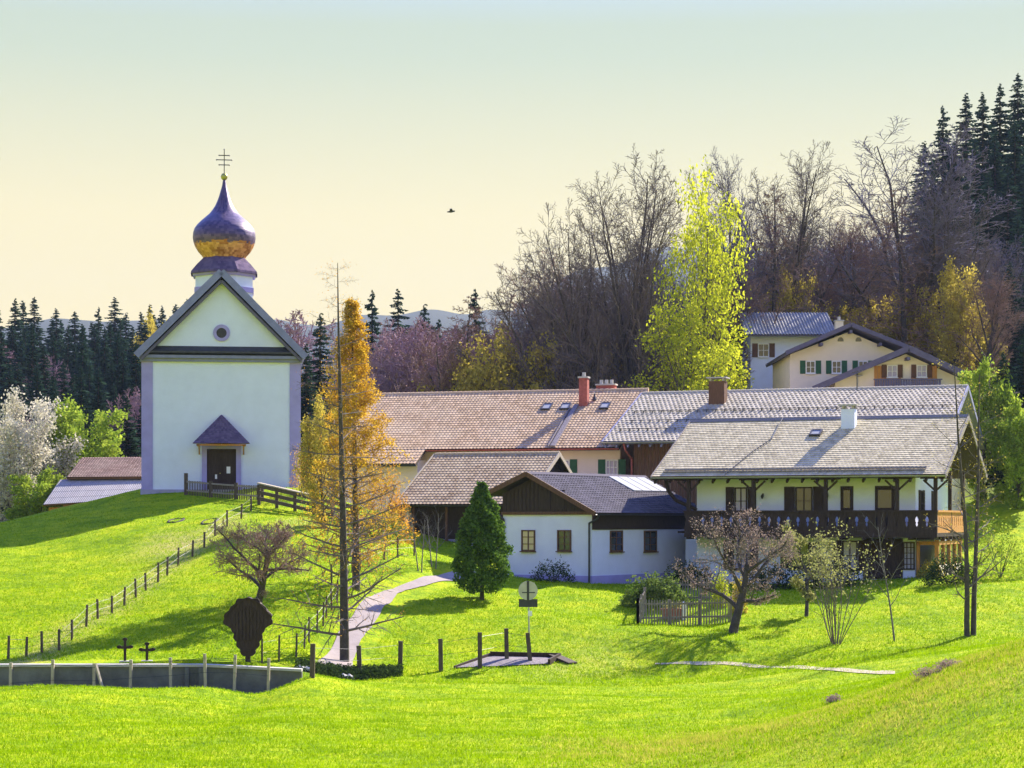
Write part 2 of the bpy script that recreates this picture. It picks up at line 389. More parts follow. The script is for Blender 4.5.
m, t, out = nodes('meadow_ground')
p_ = N(t, 'ShaderNodeBsdfPrincipled'); p_.inputs['Roughness'].default_value = .95; p_.inputs['Specular IOR Level'].default_value = .1
co = N(t, 'ShaderNodeTexCoord')
def noise(scale, detail=5, rough=.6, vec=None):
    q = N(t, 'ShaderNodeTexNoise'); q.inputs['Scale'].default_value = scale; q.inputs['Detail'].default_value = detail; q.inputs['Roughness'].default_value = rough
    t.links.new(vec or co.outputs['Object'], q.inputs['Vector']); return q
nA, nB, nC, nD = noise(.12, 6, .7), noise(1.1, 6, .75), noise(.35, 5, .6), noise(6.5, 4, .8)
GA, GB, GC = (.09,.20,.002), (.26,.41,.003), (.48,.55,.006)
rA = ramp(t, [(.41, GA), (.50, GB), (.60, GC)])
mixn = N(t, 'ShaderNodeMath', operation='MULTIPLY_ADD'); t.links.new(nB.outputs['Fac'], mixn.inputs[0]); mixn.inputs[1].default_value = .45
mm = N(t, 'ShaderNodeMath', operation='MULTIPLY'); t.links.new(nC.outputs['Fac'], mm.inputs[0]); mm.inputs[1].default_value = .30; t.links.new(mm.outputs[0], mixn.inputs[2])
m3 = N(t, 'ShaderNodeMath', operation='MULTIPLY_ADD'); t.links.new(nD.outputs['Fac'], m3.inputs[0]); m3.inputs[1].default_value = .30; t.links.new(mixn.outputs[0], m3.inputs[2])
t.links.new(m3.outputs[0], rA.inputs[0])
at_d = N(t, 'ShaderNodeAttribute', attribute_name='dry'); at_b = N(t, 'ShaderNodeAttribute', attribute_name='bank'); at_w = N(t, 'ShaderNodeAttribute', attribute_name='wood')
# hay-coloured grass on the bank, broken up by noise
nb = noise(.9, 6, .7); rb = ramp(t, [(.40, (0,0,0)), (.62, (1,1,1))]); t.links.new(nb.outputs['Fac'], rb.inputs[0])
mb_ = N(t, 'ShaderNodeMath', operation='MULTIPLY'); t.links.new(rb.outputs[0], mb_.inputs[0]); t.links.new(at_b.outputs['Fac'], mb_.inputs[1])
mx1 = N(t, 'ShaderNodeMixRGB'); t.links.new(mb_.outputs[0], mx1.inputs[0]); t.links.new(rA.outputs[0], mx1.inputs[1]); mx1.inputs[2].default_value = (.50,.47,.05,1)
nd = noise(1.6, 6, .75); rd = ramp(t, [(.34, (.2,.2,.2)), (.55, (1,1,1))]); t.links.new(nd.outputs['Fac'], rd.inputs[0])
md = N(t, 'ShaderNodeMath', operation='MULTIPLY'); t.links.new(rd.outputs[0], md.inputs[0]); t.links.new(at_d.outputs['Fac'], md.inputs[1])
mx2 = N(t, 'ShaderNodeMixRGB'); t.links.new(md.outputs[0], mx2.inputs[0]); t.links.new(mx1.outputs[0], mx2.inputs[1]); mx2.inputs[2].default_value = (.50,.43,.15,1)
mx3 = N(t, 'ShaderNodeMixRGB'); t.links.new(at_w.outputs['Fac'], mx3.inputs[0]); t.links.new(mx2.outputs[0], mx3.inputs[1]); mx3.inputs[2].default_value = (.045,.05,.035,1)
t.links.new(mx3.outputs[0], p_.inputs['Base Color'])
bpn = N(t, 'ShaderNodeBump'); bpn.inputs['Strength'].default_value = .9; bpn.inputs['Distance'].default_value = .2
t.links.new(nD.outputs['Fac'], bpn.inputs['Height']); t.links.new(bpn.outputs[0], p_.inputs['Normal'])
t.links.new(p_.outputs[0], out.inputs[0]); M['meadow'] = m
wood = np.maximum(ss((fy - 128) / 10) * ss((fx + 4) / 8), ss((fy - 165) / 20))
me = mesh_np('meadow', np.c_[fx, fy, HZ.ravel()], Q, M['meadow'], True, attrs={'dry': dry, 'bank': bank, 'wood': wood})
ground = obj('ground', me); tag(ground, kind='structure')

def ribbon(name, rows, m, lift=.03, sub=6, nu=8, kind='structure', y0=34):
    # rows: (pxL,pyL,pxR,pyR) edges of a road read from the ground, draped on the terrain
    L = [G(a, b_, y0) for a, b_, c, d in rows]; Rr = [G(c, d, y0) for a, b_, c, d in rows]
    Ls, Rs = [], []
    for S, D in ((L, Ls), (Rr, Rs)):
        for k in range(len(S) - 1):
            p0 = S[max(k-1, 0)]; p1 = S[k]; p2 = S[k+1]; p3 = S[min(k+2, len(S)-1)]
            for q in range(sub):
                u = q / sub
                D.append(.5 * ((2*p1) + (p2-p0)*u + (2*p0-5*p1+4*p2-p3)*u*u + (3*p1-p0-3*p2+p3)*u**3))
        D.append(S[-1])
    V = []; r_ = random.Random(5)
    for a, b_ in zip(Ls, Rs):
        ja, jb = r_.uniform(-.05, .05), r_.uniform(-.05, .05)
        for i in range(nu + 1):
            u = i / nu; u = u + (ja if i == 0 else jb if i == nu else 0) * .6; q = a.lerp(b_, u); V.append((q.x, q.y, H(q.x, q.y) + lift))
    V = np.array(V); k = len(Ls); ii = np.arange(k * (nu+1)).reshape(k, nu+1)
    Qq = np.stack([ii[:-1, :-1], ii[:-1, 1:], ii[1:, 1:], ii[1:, :-1]], -1).reshape(-1, 4)
    o = obj(name, mesh_np(name, V, Qq, m, True)); tag(o, kind=kind); return o
ribbon('road', [(308,671,352,671),(319,661,354,660),(336,640,362,640),(350,620,377,619),(361,604,392,602),(372,597,402,593),(392,590,424,586.5),(424,577.5,448,581.5),(450,573,474,577.5),(476,570,500,576)], M['asphalt'], .04)
ribbon('footpath', [(655,663.5,655,665),(690,662.5,690,665),(740,663.5,740,666.5),(800,666,800,669.5),(850,669.5,850,672.8),(895,672,895,674.8)], M['path'], .025)

ROADC = [(lambda a, c: ((a.x+c.x)/2, (a.y+c.y)/2))(G(p[0], p[1]), G(p[2], p[3])) for p in [(319,661,354,660),(336,640,362,640),(350,620,377,619),(361,604,392,602),(392,590,424,586.5),(424,577.5,448,581.5),(450,573,474,577.5),(476,570,500,576)]]
# ------------------------------------------------------------------ building pieces
def frame(px, Y, theta, name, label, cat, z=None, group=None):
    x = (px - CX) / F * Y; z = H(x, Y) if z is None else z
    return thing(name, label, cat, (x, Y, z), -R(theta), group)

def tile_roof(parent, name, A, B, C, D, nc, ntile, mt, under, wave=.03, step=.035, thick=.16, stagger=False, lift=.02, sub=4):
    A, B, C, D = map(lambda q: np.array(q, float), (A, B, C, D))
    nrm = np.cross(B - A, D - A); nrm /= np.linalg.norm(nrm)
    if nrm[2] < 0: nrm = -nrm
    cols = ntile * sub + 1; u = np.linspace(0, 1, cols); rows = []; uvs = []
    for j in range(nc):
        ph = (.5 if (stagger and j % 2) else 0.)
        s_ = (u * ntile + ph) % 1.0
        wv = wave * (.5 - .5 * np.cos(2 * np.pi * s_)) 
        for v, h, vv in ((j / nc, lift + step, j + .02), ((j + 1) / nc, lift, j + .98)):
            base = (1-u)[:, None] * ((1-v) * A + v * D) + u[:, None] * ((1-v) * B + v * C)
            rows.append(base + nrm * (h + wv)[:, None]); uvs.append(np.c_[u * ntile + ph, np.full(cols, vv)])
    V = np.concatenate(rows); UV = np.concatenate(uvs); nr = len(rows)
    ii = np.arange(nr * cols).reshape(nr, cols)
    Qq = np.stack([ii[:-1, :-1], ii[:-1, 1:], ii[1:, 1:], ii[1:, :-1]], -1).reshape(-1, 4); mi = np.zeros(len(Qq), int)
    c8 = np.array([A, B, C, D, A - nrm*thick, B - nrm*thick, C - nrm*thick, D - nrm*thick]) + nrm * lift * .5
    b0 = len(V); V = np.concatenate([V, c8]); UV = np.concatenate([UV, np.zeros((8, 2))])
    sl_ = np.array([(0,1,2,3),(4,7,6,5),(0,4,5,1),(1,5,6,2),(2,6,7,3),(3,7,4,0)]) + b0
    Qq = np.concatenate([Qq, sl_]); mi = np.concatenate([mi, np.ones(6, int)])
    return obj(name, mesh_np(name, V, Qq, [mt, under], False, UV, mi), parent)

FACE = {'front': 0, 'right': R(90), 'left': R(-90), 'back': R(180)}
def window(root, x, y, z, w, h, face='front', fm='white', glass='glass', nx=2, nz=1, shutters=None, sw=None, fw=.07, sill=True):
    """window centred on x,y (on the wall plane), bottom z; frame child of root, glass child of the frame"""
    rot = (0, 0, FACE[face])
    b_ = MB(); b_.box((-w/2, -.06, 0), (-w/2+fw, .0, h)).box((w/2-fw, -.06, 0), (w/2, .0, h)).box((-w/2+fw, -.06, 0), (w/2-fw, .0, fw)).box((-w/2+fw, -.06, h-fw), (w/2-fw, .0, h))
    for i in range(1, nx): X = -w/2 + w*i/nx; b_.box((X-.025, -.05, fw), (X+.025, -.012, h-fw))
    for i in range(1, nz+1):
        if nz > 0 and i <= nz: Z = h * i / (nz+1); b_.box((-w/2+fw, -.045, Z-.018), (w/2-fw, -.012, Z+.018))
    o = b_.build('window', M[fm], root, loc=(x, y, z), rot=rot)
    MB().box((-w/2+fw-.002, -.012, fw-.002), (w/2-fw+.002, .03, h-fw+.002)).build('pane', M[glass], o)
    if sill: MB().box((-w/2-.05, -.13, -.06), (w/2+.05, .02, -.003)).build('sill', M[fm], o)
    if shutters:
        sw = sw or w/2; 
        for s_ in (-1, 1):
            q = MB(); x0 = s_ * (w/2 + .03 + sw/2)
            q.box((x0-sw/2, -.045, -.02), (x0+sw/2, -.002, h+.02))
            for k in range(6):
                zz = .05 + k * (h-.1) / 6; q.box((x0-sw/2+.05, -.06, zz), (x0+sw/2-.05, -.045, zz + (h-.1)/9))
            q.build('shutter', M[shutters], root, loc=(x, y, z), rot=rot)
    return o
def planks_wall(b_, x0, x1, z0, z1, y, step=.2, d=.02):
    # vertical board relief on a front wall
    k = int((x1-x0)/step); 
    for i in range(k):
        a = x0 + (x1-x0)*i/k; b_.box((a+.012, y-d, z0), (a+(x1-x0)/k-.012, y+.05, z1))
def gutter(root, a, b, r=.07, m='darkmetal'):
    a, b = Vector(a), Vector(b); q = MB(); d = (b-a); n_ = 6
    x = d.normalized(); y = x.cross(Vector((0,0,1))).normalized(); vs = []
    for p in (a, b):
        for rr in (r, r*.8):
            for i in range(7):
                t_ = math.pi * i / 6; vs.append(p + y*rr*math.cos(t_) - Vector((0,0,1))*rr*math.sin(t_))
    fs = []
    for i in range(6): fs += [(i, i+1, 15+i, 14+i), (7+i, 21+i, 22+i, 8+i)]
    fs += [(0, 14, 21, 7), (6, 13, 27, 20)]
    q.add(vs, fs); return q.build('gutter', M[m], root)
def chimney(parent, x, y, z0, w, d, h, m, cap, flue=1):
    o = MB().box((-w/2, -d/2, 0), (w/2, d/2, h)).build('chimney', M[m], parent, loc=(x, y, z0))
    q = MB()
    if cap == 'slab':
        for sx in (-1, 1):
            for sy in (-1, 1): q.box((sx*(w/2-.1)-.05, sy*(d/2-.1)-.05, h), (sx*(w/2-.1)+.05, sy*(d/2-.1)+.05, h+.18))
        q.box((-w/2-.14, -d/2-.14, h+.18), (w/2+.14, d/2+.14, h+.25))
    elif cap == 'collar':
        q.box((-w/2-.06, -d/2-.06, h), (w/2+.06, d/2+.06, h+.1))
        for k in range(flue):
            xx = (k-(flue-1)/2)*.35; q.tube((xx, 0, h+.1), (xx, 0, h+.38), .12, .11, 10)
    q.build('chimney_cap', M['coping'], o); return o
def skylight(parent, P0, u, v, n_, w, h):
    # frame and pane lying on a roof plane: centre P0, unit axes u (along) v (up the slope) n_ (normal)
    T = Matrix((( *u, 0), ( *v, 0), ( *n_, 0), (0,0,0,1))).transposed(); T.translation = Vector(P0)
    q = MB(); fw = .08
    for lo, hi in (((-w/2,-h/2,0),(w/2,-h/2+fw,.13)),((-w/2,h/2-fw,0),(w/2,h/2,.13)),((-w/2,-h/2+fw,0),(-w/2+fw,h/2-fw,.13)),((w/2-fw,-h/2+fw,0),(w/2,h/2-fw,.13))): q.box(lo, hi, T)
    o = q.build('skylight', M['darkmetal'], parent); MB().box((-w/2+fw,-h/2+fw,.03),(w/2-fw,h/2-fw,.09), T).build('pane', M['solar'], o); return o

# ================================================================== CHURCH
CY = 119.0; cw = 9.3 / 2; cz = 7.45
ch = thing('church', 'white chapel with lavender corner pilasters, steep gable and onion dome on the hill', 'church', ((221.5-CX)/F*CY, CY, cz), R(7.5))
gz = lambda py, Y=CY: CAMZ + (HY-py)/F*Y - cz        # height above the church floor seen at row py
eav = gz(357); apx = gz(279)
body = MB(); body.prism([(-cw, -1.2), (cw, -1.2), (cw, eav), (0, apx-.1), (-cw, eav)], 0, 17, 'y'); body.build('wall', M['plaster'], ch)
for s_ in (-1, 1):
    q = MB(); x0, x1 = sorted((s_*cw, s_*(cw-.62))); q.box((x0 - (.04 if s_ < 0 else 0), -.06, .35), (x1 + (.04 if s_ > 0 else 0), .5, eav-.25))
    q.build('pilaster', M['lavender'], ch)
MB().box((-cw-.09, -.11, -1.2), (cw+.09, 17.1, .36)).build('plinth', M['plinth'], ch)
q = MB(); q.box((-cw-.12, -.16, eav-.30), (cw+.12, .3, eav-.10)); q.box((-cw-.2, -.30, eav-.10), (cw+.2, .3, eav+.08)); q.build('cornice', M['greyverge'], ch)
q = MB(); A0 = (0, -.42, gz(352)-.0); q.prism([(-.42, gz(352)), (0.02, gz(352)+.35), (.02, gz(352)-.22), (-.42, gz(352)-.10)], -cw-.15, cw+.15, 'x'); q.build('cornice_roof', M['darkmetal'], ch)
# roof slabs and verge boards
sl_ = (apx + .25 - eav) / (cw + .25)
for s_ in (-1, 1):
    e0 = (s_*(cw+.28), -.45, eav+.02); r0 = (0, -.45, apx+.42)
    e1 = (e0[0], 17.4, e0[2]); r1 = (0, 17.4, r0[2])
    A_, B_, C_, D_ = (e0, e1, r1, r0) if s_ > 0 else (e1, e0, r0, r1)
    tile_roof(ch, 'roof', A_, B_, C_, D_, 26, 60, M['tile_a'], M['greyverge'], .01, .02, .16)
for s_ in (-1, 1):
    MB().bar((s_*(cw+.33), -.5, eav+.00), (s_*.0, -.5, apx+.50-.12), .12, .40).build('verge_board', M['greyverge'], ch)
    MB().bar((s_*(cw+.05), -.30, eav-.2), (0, -.30, apx-.15), .3, .16).build('verge_moulding', M['shake'], ch)
# round window
rz_ = gz(333)
def ring(q, r0, r1, y0, y1, z, n_=28, x=0):
    vs = []
    for i in range(n_):
        a = 2*math.pi*i/n_
        for r_, y_ in ((r0, y0), (r1, y0), (r1, y1), (r0, y1)): vs.append((x + r_*math.cos(a), y_, z + r_*math.sin(a)))
    q.add(vs, [(4*i+k, 4*((i+1) % n_)+k, 4*((i+1) % n_)+(k+1) % 4, 4*i+(k+1) % 4) for i in range(n_) for k in range(4)])
q = MB(); ring(q, .30, .50, -.07, .02, rz_); rw = q.build('round_window', M['lavender'], ch)
q = MB(); q.tube((0, -.02, rz_), (0, .05, rz_), .31, n=24); q.build('pane', M['darkmetal'], rw)
q = MB(); q.bar((-.3, -.04, rz_), (.3, -.04, rz_), .03); q.bar((0, -.04, rz_-.3), (0, -.04, rz_+.3), .03); q.build('glazing_bar', M['darkmetal'], rw)
# portal
dz0, dz1 = gz(491), gz(449); dw = .86
q = MB(); q.box((-1.15, -.14, dz0-.1), (-dw, .05, dz1+.28)).box((dw, -.14, dz0-.1), (1.15, .05, dz1+.28)).box((-dw, -.14, dz1), (dw, .05, dz1+.28)); q.build('portal_frame', M['lavender'], ch)
q = MB(); q.box((-dw, -.02, dz0-.05), (dw, .04, dz1))
for s_ in (-1, 1):
    for (a, c) in ((.12, .75), (.85, 1.45), (1.55, 2.3)): q.box((s_*.45-.30, -.05, dz0+a), (s_*.45+.30, -.02, dz0+c))
q.box((-.02, -.06, dz0), (.02, -.02, dz1)); dr = q.build('door', M['darkwood'], ch)
MB().box((.30, -.062, dz0+1.05), (.52, -.055, dz0+1.45)).build('notice', M['paper'], dr)
MB().box((-.38, -.062, dz0+.72), (-.26, -.055, dz0+.98)).build('notice', M['paper'], dr)
MB().tube((-.08, -.05, dz0+1.05), (-.08, -.14, dz0+1.05), .03).build('handle', M['gold'], dr)
q = MB(); q.box((-1.45, -.9, -.2), (1.45, -.12, dz0+.06)).build('step', M['coping'], ch)
# porch hood
pz0, pz1 = gz(444), gz(415); hw = 1.66
o = tile_roof(ch, 'porch_roof', (-hw, -1.15, pz0), (hw, -1.15, pz0), (.03, -.02, pz1), (-.03, -.02, pz1), 14, 16, M['shingle_v'], M['brownwood'], .0, .02, .06)
q = MB(); q.box((-1.45, -1.0, pz0-.14), (1.45, -.9, pz0-.04))
for s_ in (-1, 1):
    q.box((s_*1.35-.07, -1.0, pz0-.14), (s_*1.35+.07, 0, pz0-.04)); q.bar((s_*1.3, -.05, pz0-.6), (s_*1.3, -.85, pz0-.14), .08)
q.add([(-hw, -1.13, pz0-.01), (0, -.01, pz1-.04), (-.02, 0, pz0-.01)], [(0,1,2)]); q.add([(hw, -1.13, pz0-.01), (.02, 0, pz0-.01), (0, -.01, pz1-.04)], [(0,1,2)])
q.build('porch_beam', M['honeywood'], ch)
# tower on the ridge
TY = 4.6; TW = CY + TY; k_ = TW / F
tz = lambda py: CAMZ + (HY-py)*k_ - cz
tx = ((224.3-CX)*k_ - (221.5-CX)/F*CY + TY*math.sin(R(7.5)))/math.cos(R(7.5))
tb = MB(); tb.lathe([(30.5*k_, 8.5), (30.5*k_, tz(275))], (tx, TY, 0), 8, R(22.5)); tower = tb.build('tower', M['plaster'], ch)
q = MB(); q.lathe([(31.6*k_, tz(294)), (31.6*k_, tz(289))], (tx, TY, 0), 8, R(22.5)); q.lathe([(33*k_, tz(278)), (33.8*k_, tz(275.5))], (tx, TY, 0), 8, R(22.5)); q.build('tower_moulding', M['lavender'], tower)
q = MB()
for a in range(8):
    t_ = R(22.5 + 45*a + 22.5); 
q.build('louvre', M['darkwood'], tower) if q.v else None
def lathe_uv(name, prof, nseg, c, mt, parent, nu=48, smooth=True, course=.22, rot=0):
    V, UV = [], []; s_acc = 0; k = len(prof)
    acc = [0]
    for a, b_ in zip(prof[:-1], prof[1:]): acc.append(acc[-1] + math.hypot(a[0]-b_[0], a[1]-b_[1]))
    for i in range(nseg + 1):
        t_ = 2*math.pi*i/nseg + rot
        for j, (r_, z) in enumerate(prof): V.append((c[0]+r_*math.cos(t_), c[1]+r_*math.sin(t_), c[2]+z)); UV.append((i/nseg*nu, acc[j]/course))
    ii = np.arange((nseg+1)*k).reshape(nseg+1, k)
    Qq = np.stack([ii[:-1, :-1], ii[1:, :-1], ii[1:, 1:], ii[:-1, 1:]], -1).reshape(-1, 4)
    return obj(name, mesh_np(name, V, Qq, mt, smooth, UV), parent)
def onionmat():
    m, t, out = nodes('shingles_painted_reflection')
    p = N(t, 'ShaderNodeBsdfPrincipled'); p.inputs['Roughness'].default_value = .42; p.inputs['Metallic'].default_value = .35
    uv = N(t, 'ShaderNodeUVMap'); sp = N(t, 'ShaderNodeSeparateXYZ'); t.links.new(uv.outputs[0], sp.inputs[0])
    fl = N(t, 'ShaderNodeMath', operation='FLOOR'); t.links.new(sp.outputs[1], fl.inputs[0])
    md_ = N(t, 'ShaderNodeMath', operation='MODULO'); t.links.new(fl.outputs[0], md_.inputs[0]); md_.inputs[1].default_value = 2
    ma = N(t, 'ShaderNodeMath', operation='MULTIPLY_ADD'); t.links.new(md_.outputs[0], ma.inputs[0]); ma.inputs[1].default_value = .5; t.links.new(sp.outputs[0], ma.inputs[2])
    cb = N(t, 'ShaderNodeCombineXYZ'); t.links.new(ma.outputs[0], cb.inputs[0]); t.links.new(sp.outputs[1], cb.inputs[1])
    fv = N(t, 'ShaderNodeVectorMath', operation='FLOOR'); t.links.new(cb.outputs[0], fv.inputs[0])
    wn = N(t, 'ShaderNodeTexWhiteNoise', noise_dimensions='2D'); t.links.new(fv.outputs[0], wn.inputs['Vector'])
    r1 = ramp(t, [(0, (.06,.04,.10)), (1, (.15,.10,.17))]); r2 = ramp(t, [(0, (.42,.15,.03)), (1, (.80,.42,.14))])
    t.links.new(wn.outputs['Value'], r1.inputs[0]); t.links.new(wn.outputs['Value'], r2.inputs[0])
    # lower courses turn orange: a warm reflection painted into the shingle colour
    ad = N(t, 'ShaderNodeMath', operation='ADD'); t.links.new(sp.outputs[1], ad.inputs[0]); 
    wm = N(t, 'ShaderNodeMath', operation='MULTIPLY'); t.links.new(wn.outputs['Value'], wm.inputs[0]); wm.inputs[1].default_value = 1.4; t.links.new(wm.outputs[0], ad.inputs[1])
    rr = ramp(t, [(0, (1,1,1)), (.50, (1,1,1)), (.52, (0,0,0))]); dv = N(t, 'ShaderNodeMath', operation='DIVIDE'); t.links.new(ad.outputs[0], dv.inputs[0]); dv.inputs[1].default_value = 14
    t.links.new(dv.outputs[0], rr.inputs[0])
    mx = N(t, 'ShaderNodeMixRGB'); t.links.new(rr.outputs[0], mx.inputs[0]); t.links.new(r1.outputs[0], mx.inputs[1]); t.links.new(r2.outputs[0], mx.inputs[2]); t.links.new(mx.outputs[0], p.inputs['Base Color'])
    fr = N(t, 'ShaderNodeMath', operation='FRACT'); t.links.new(sp.outputs[1], fr.inputs[0]); iv = N(t, 'ShaderNodeMath', operation='SUBTRACT'); iv.inputs[0].default_value = 1; t.links.new(fr.outputs[0], iv.inputs[1])
    bp = N(t, 'ShaderNodeBump'); bp.inputs['Strength'].default_value = .6; bp.inputs['Distance'].default_value = .03; t.links.new(iv.outputs[0], bp.inputs['Height']); t.links.new(bp.outputs[0], p.inputs['Normal'])
    t.links.new(p.outputs[0], out.inputs[0]); return m
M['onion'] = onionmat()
lathe_uv('tower_skirt_roof', [(35.5*k_, tz(275.5)), (35.0*k_, tz(273)), (29*k_, tz(266)), (23*k_, tz(260)), (20.5*k_, tz(258))], 8, (tx, TY, 0), M['shingle_v'], tower, 64, False, rot=R(22.5))
pr = [(20.5,259),(22,256.5),(26,252),(29,247),(30.6,242),(31.2,238),(30.8,233),(29.4,229),(26.5,225),(22.5,221),(18.5,217.5),(14.6,214),(11.5,210),(9,206),(7,201.5),(5.2,196.5),(3.6,191),(2.2,186),(1.2,180),(.8,178)]
prf = []
for i in range(len(pr)-1):
    for q_ in range(3):
        u_ = q_/3; prf.append(((pr[i][0]*(1-u_)+pr[i+1][0]*u_)*k_, tz(pr[i][1]*(1-u_)+pr[i+1][1]*u_)))
prf.append((pr[-1][0]*k_, tz(pr[-1][1])))
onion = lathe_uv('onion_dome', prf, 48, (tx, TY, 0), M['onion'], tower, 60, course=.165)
q = MB(); zc = tz(176.8); q.lathe([(.001, -.22), (.12, -.19), (.19, -.1), (.215, 0), (.19, .1), (.12, .19), (.001, .22)], (tx, TY, zc), 16); q.build('finial_ball', M['gold'], onion, True)
q = MB(); q.bar((tx, TY, zc+.15), (tx, TY, tz(149.5)), .05)
for py, wd in ((155.5, 5), (160, 7.5), (165, 5)):
    q.bar((tx-wd*k_, TY, tz(py)), (tx+wd*k_, TY, tz(py)), .05)
    for s_ in (-1, 1): q.lathe([(.001,-.06),(.055,0),(.001,.06)], (tx+s_*wd*k_, TY, tz(py)), 6)
q.lathe([(.001,-.06),(.055,0),(.001,.06)], (tx, TY, tz(149.5)), 6)
q.build('triple_cross', M['darkmetal'], onion)

# ================================================================== RIGHT FARMHOUSE with balcony
th = 22.0; RP = at(652, 477, 104); rz0 = 3.0
rh = thing('farmhouse', 'big farmhouse with carved dark balcony along its front and pale shingle roof', 'house', (RP.x, RP.y, rz0), -R(th))
E = RP.z - rz0; RL = 15.1; RD = 7.0; RG = 11.42 - rz0; RB = 13.2; slope = (RG - E) / RD
roof = tile_roof(rh, 'roof', (0,0,E), (RL,0,E), (RL,RD,RG), (0,RD,RG), 30, 74, M['tile_r'], M['darkwood'], .006, .024, .17, True)
tile_roof(rh, 'roof', (RL,RB,E+.2), (0,RB,E+.2), (0,RD,RG), (RL,RD,RG), 30, 74, M['tile_r'], M['darkwood'], .006, .024, .17, True)
q = MB(); q.prism([(RD-.22, RG-.03), (RD, RG+.14), (RD+.22, RG-.03)], -.05, RL+.05, 'x'); q.build('ridge_cap', M['greywood'], rh)
for x in (-.03, RL+.03): q = MB(); q.bar((x, -.05, E-.08), (x, RD, RG-.05), .06, .26); q.bar((x, RD, RG-.05), (x, RB, E+.12), .06, .26); q.build('verge_board', M['greywood'], rh)
gutter(rh, (-.05, -.1, E-.02), (RL+.05, -.1, E-.02), .09, 'metal')
q = MB()
for off, zz in ((.35, .17), (.6, .28)): q.tube((.5, off, E+off*slope+.10), (RL-1.0, off, E+off*slope+.10), .045, n=6)
for i in range(14): x = .7 + i*(RL-2)/13; q.bar((x, .35, E+.1), (x, .45, E+.35*slope+.2), .03); q.bar((x, .6, E+.2), (x, .6, E+.6*slope+.16), .03)
q.build('snow_guard', M['greywood'], rh)
wx0, wx1, wy0, wy1 = 2.0, 13.4, 1.4, 12.0
rt = lambda y: E + min(y, 2*RD-y)*slope - .19
q = MB(); q.prism([(wy0, -1), (wy1, -1), (wy1, rt(wy1)), (RD, rt(RD)), (wy0, rt(wy0))], wx0, wx1, 'x'); q.build('wall', M['plaster'], rh)
# upper gable timber on the right end
q = MB(); q.prism([(wy0+.3, 5.9), (wy1-.3, 5.9), (wy1-.3, rt(wy1-.3)-.05), (RD, rt(RD)-.08), (wy0+.3, rt(wy0+.3)-.05)], wx1-.02, wx1+.05, 'x')
for i in range(40): 
    y = wy0+.35+i*.255
    if y < wy1-.5: q.box((wx1+.05, y, 5.95), (wx1+.07, y+.22, rt(y if y < RD else y+.22)-.12))
q.build('gable_boarding', M['honeywood'], rh)
MB().box((.9, 3.0, -1), (2.0, 9.5, 2.3)).build('side_annexe', M['plaster'], rh)
MB().box((.55, 2.7, 2.3), (2.0, 9.8, 2.42)).build('side_annexe_roof', M['darkwood'], rh)
# rafters
q = MB()
for i in range(20): x = .15 + i*(RL-.3)/19; q.box((x-.05, .0, 0), (x+.05, 2.2, .14), Matrix.Translation((0, 0, E-.36)) @ Matrix.Rotation(math.atan(slope), 4, 'X'))
q.build('rafter', M['darkwood'], rh)
# balcony
bz = 5.33 - rz0; bx0, bx1 = 1.7, 14.7; rail = 1.16
q = MB(); q.box((bx0, .12, bz-.16), (bx1, wy0, bz)); q.box((wx1, wy0, bz-.16), (bx1, 8.6, bz))
for i in range(12): x = bx0+.2+i*(bx1-bx0-.4)/11; q.box((x-.07, .02, bz-.32), (x+.07, wy0, bz-.16))
for i in range(7): y = wy0+.4+i*1.1; q.box((wx1, y-.07, bz-.32), (bx1+.1, y+.07, bz-.16))
bal = q.build('balcony', M['darkwood'], rh)
def notched_board(q, x0, wdt, y, z0, z1, th_=.03, notch=True, along='x'):
    hw_ = wdt/2; nz = [(0, 1), (.30, 1), (.34, .88), (.42, .78), (.50, .90), (.54, .74), (.64, .66), (.74, .80), (.80, 1), (1, 1)] if notch else [(0,1),(1,1)]
    L_ = [(-hw_*k, z0+(z1-z0)*a) for a, k in nz]; R_ = [(hw_*k, z0+(z1-z0)*a) for a, k in nz][::-1]
    poly = [(x0+a, b_) for a, b_ in L_ + R_]
    # split into strips so no concave polygon is needed
    for (a0, k0), (a1, k1) in zip(nz[:-1], nz[1:]):
        za, zb = z0+(z1-z0)*a0, z0+(z1-z0)*a1
        pl = [(x0-hw_*k0, za), (x0+hw_*k0, za), (x0+hw_*k1, zb), (x0-hw_*k1, zb)]
        if along == 'x': q.prism(pl, y-th_/2, y+th_/2, 'y')
        else: q.prism(pl, y-th_/2, y+th_/2, 'x')
q = MB(); nb_ = 26; wd = (bx1-bx0)/nb_
for i in range(nb_): notched_board(q, bx0+wd*(i+.5), wd-.004, .16, bz+.03, bz+rail-.1)
q.box((bx0-.03, .08, bz+rail-.1), (bx1+.03, .24, bz+rail)); q.box((bx0, .13, bz-.22), (bx1, .19, bz+.05))
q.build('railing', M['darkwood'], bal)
q = MB(); ns = 13; wd = (8.6-.2)/ns
for i in range(ns): notched_board(q, .2+wd*(i+.5), wd-.02, bx1-.04, bz+.03, bz+rail-.1, notch=True, along='y')
q.box((bx1-.12, .24, bz+rail-.1), (bx1+.04, 8.6, bz+rail)); o = q.build('railing', M['honeywood'], bal); o['label'] = 'railing round the balcony corner, sunlight painted into its honey colour'  # side boards coloured orange for the sun on them; front railing stays dark
for x in (1.9, 5.35, 9.1, 12.7, 14.6):
    q = MB()
    for zlo, zhi in ((bz, E-.2),): q.box((x-.09, .2, zlo), (x+.09, .38, zhi)); q.bar((x-.6, .29, zhi-.05), (x, .29, zhi-.6), .09); q.bar((x+.6, .29, zhi-.05), (x, .29, zhi-.6), .09)
    q.box((x-.75, .2, E-.2), (x+.75, .38, E-.06)); q.build('post', M['darkwood'], bal)
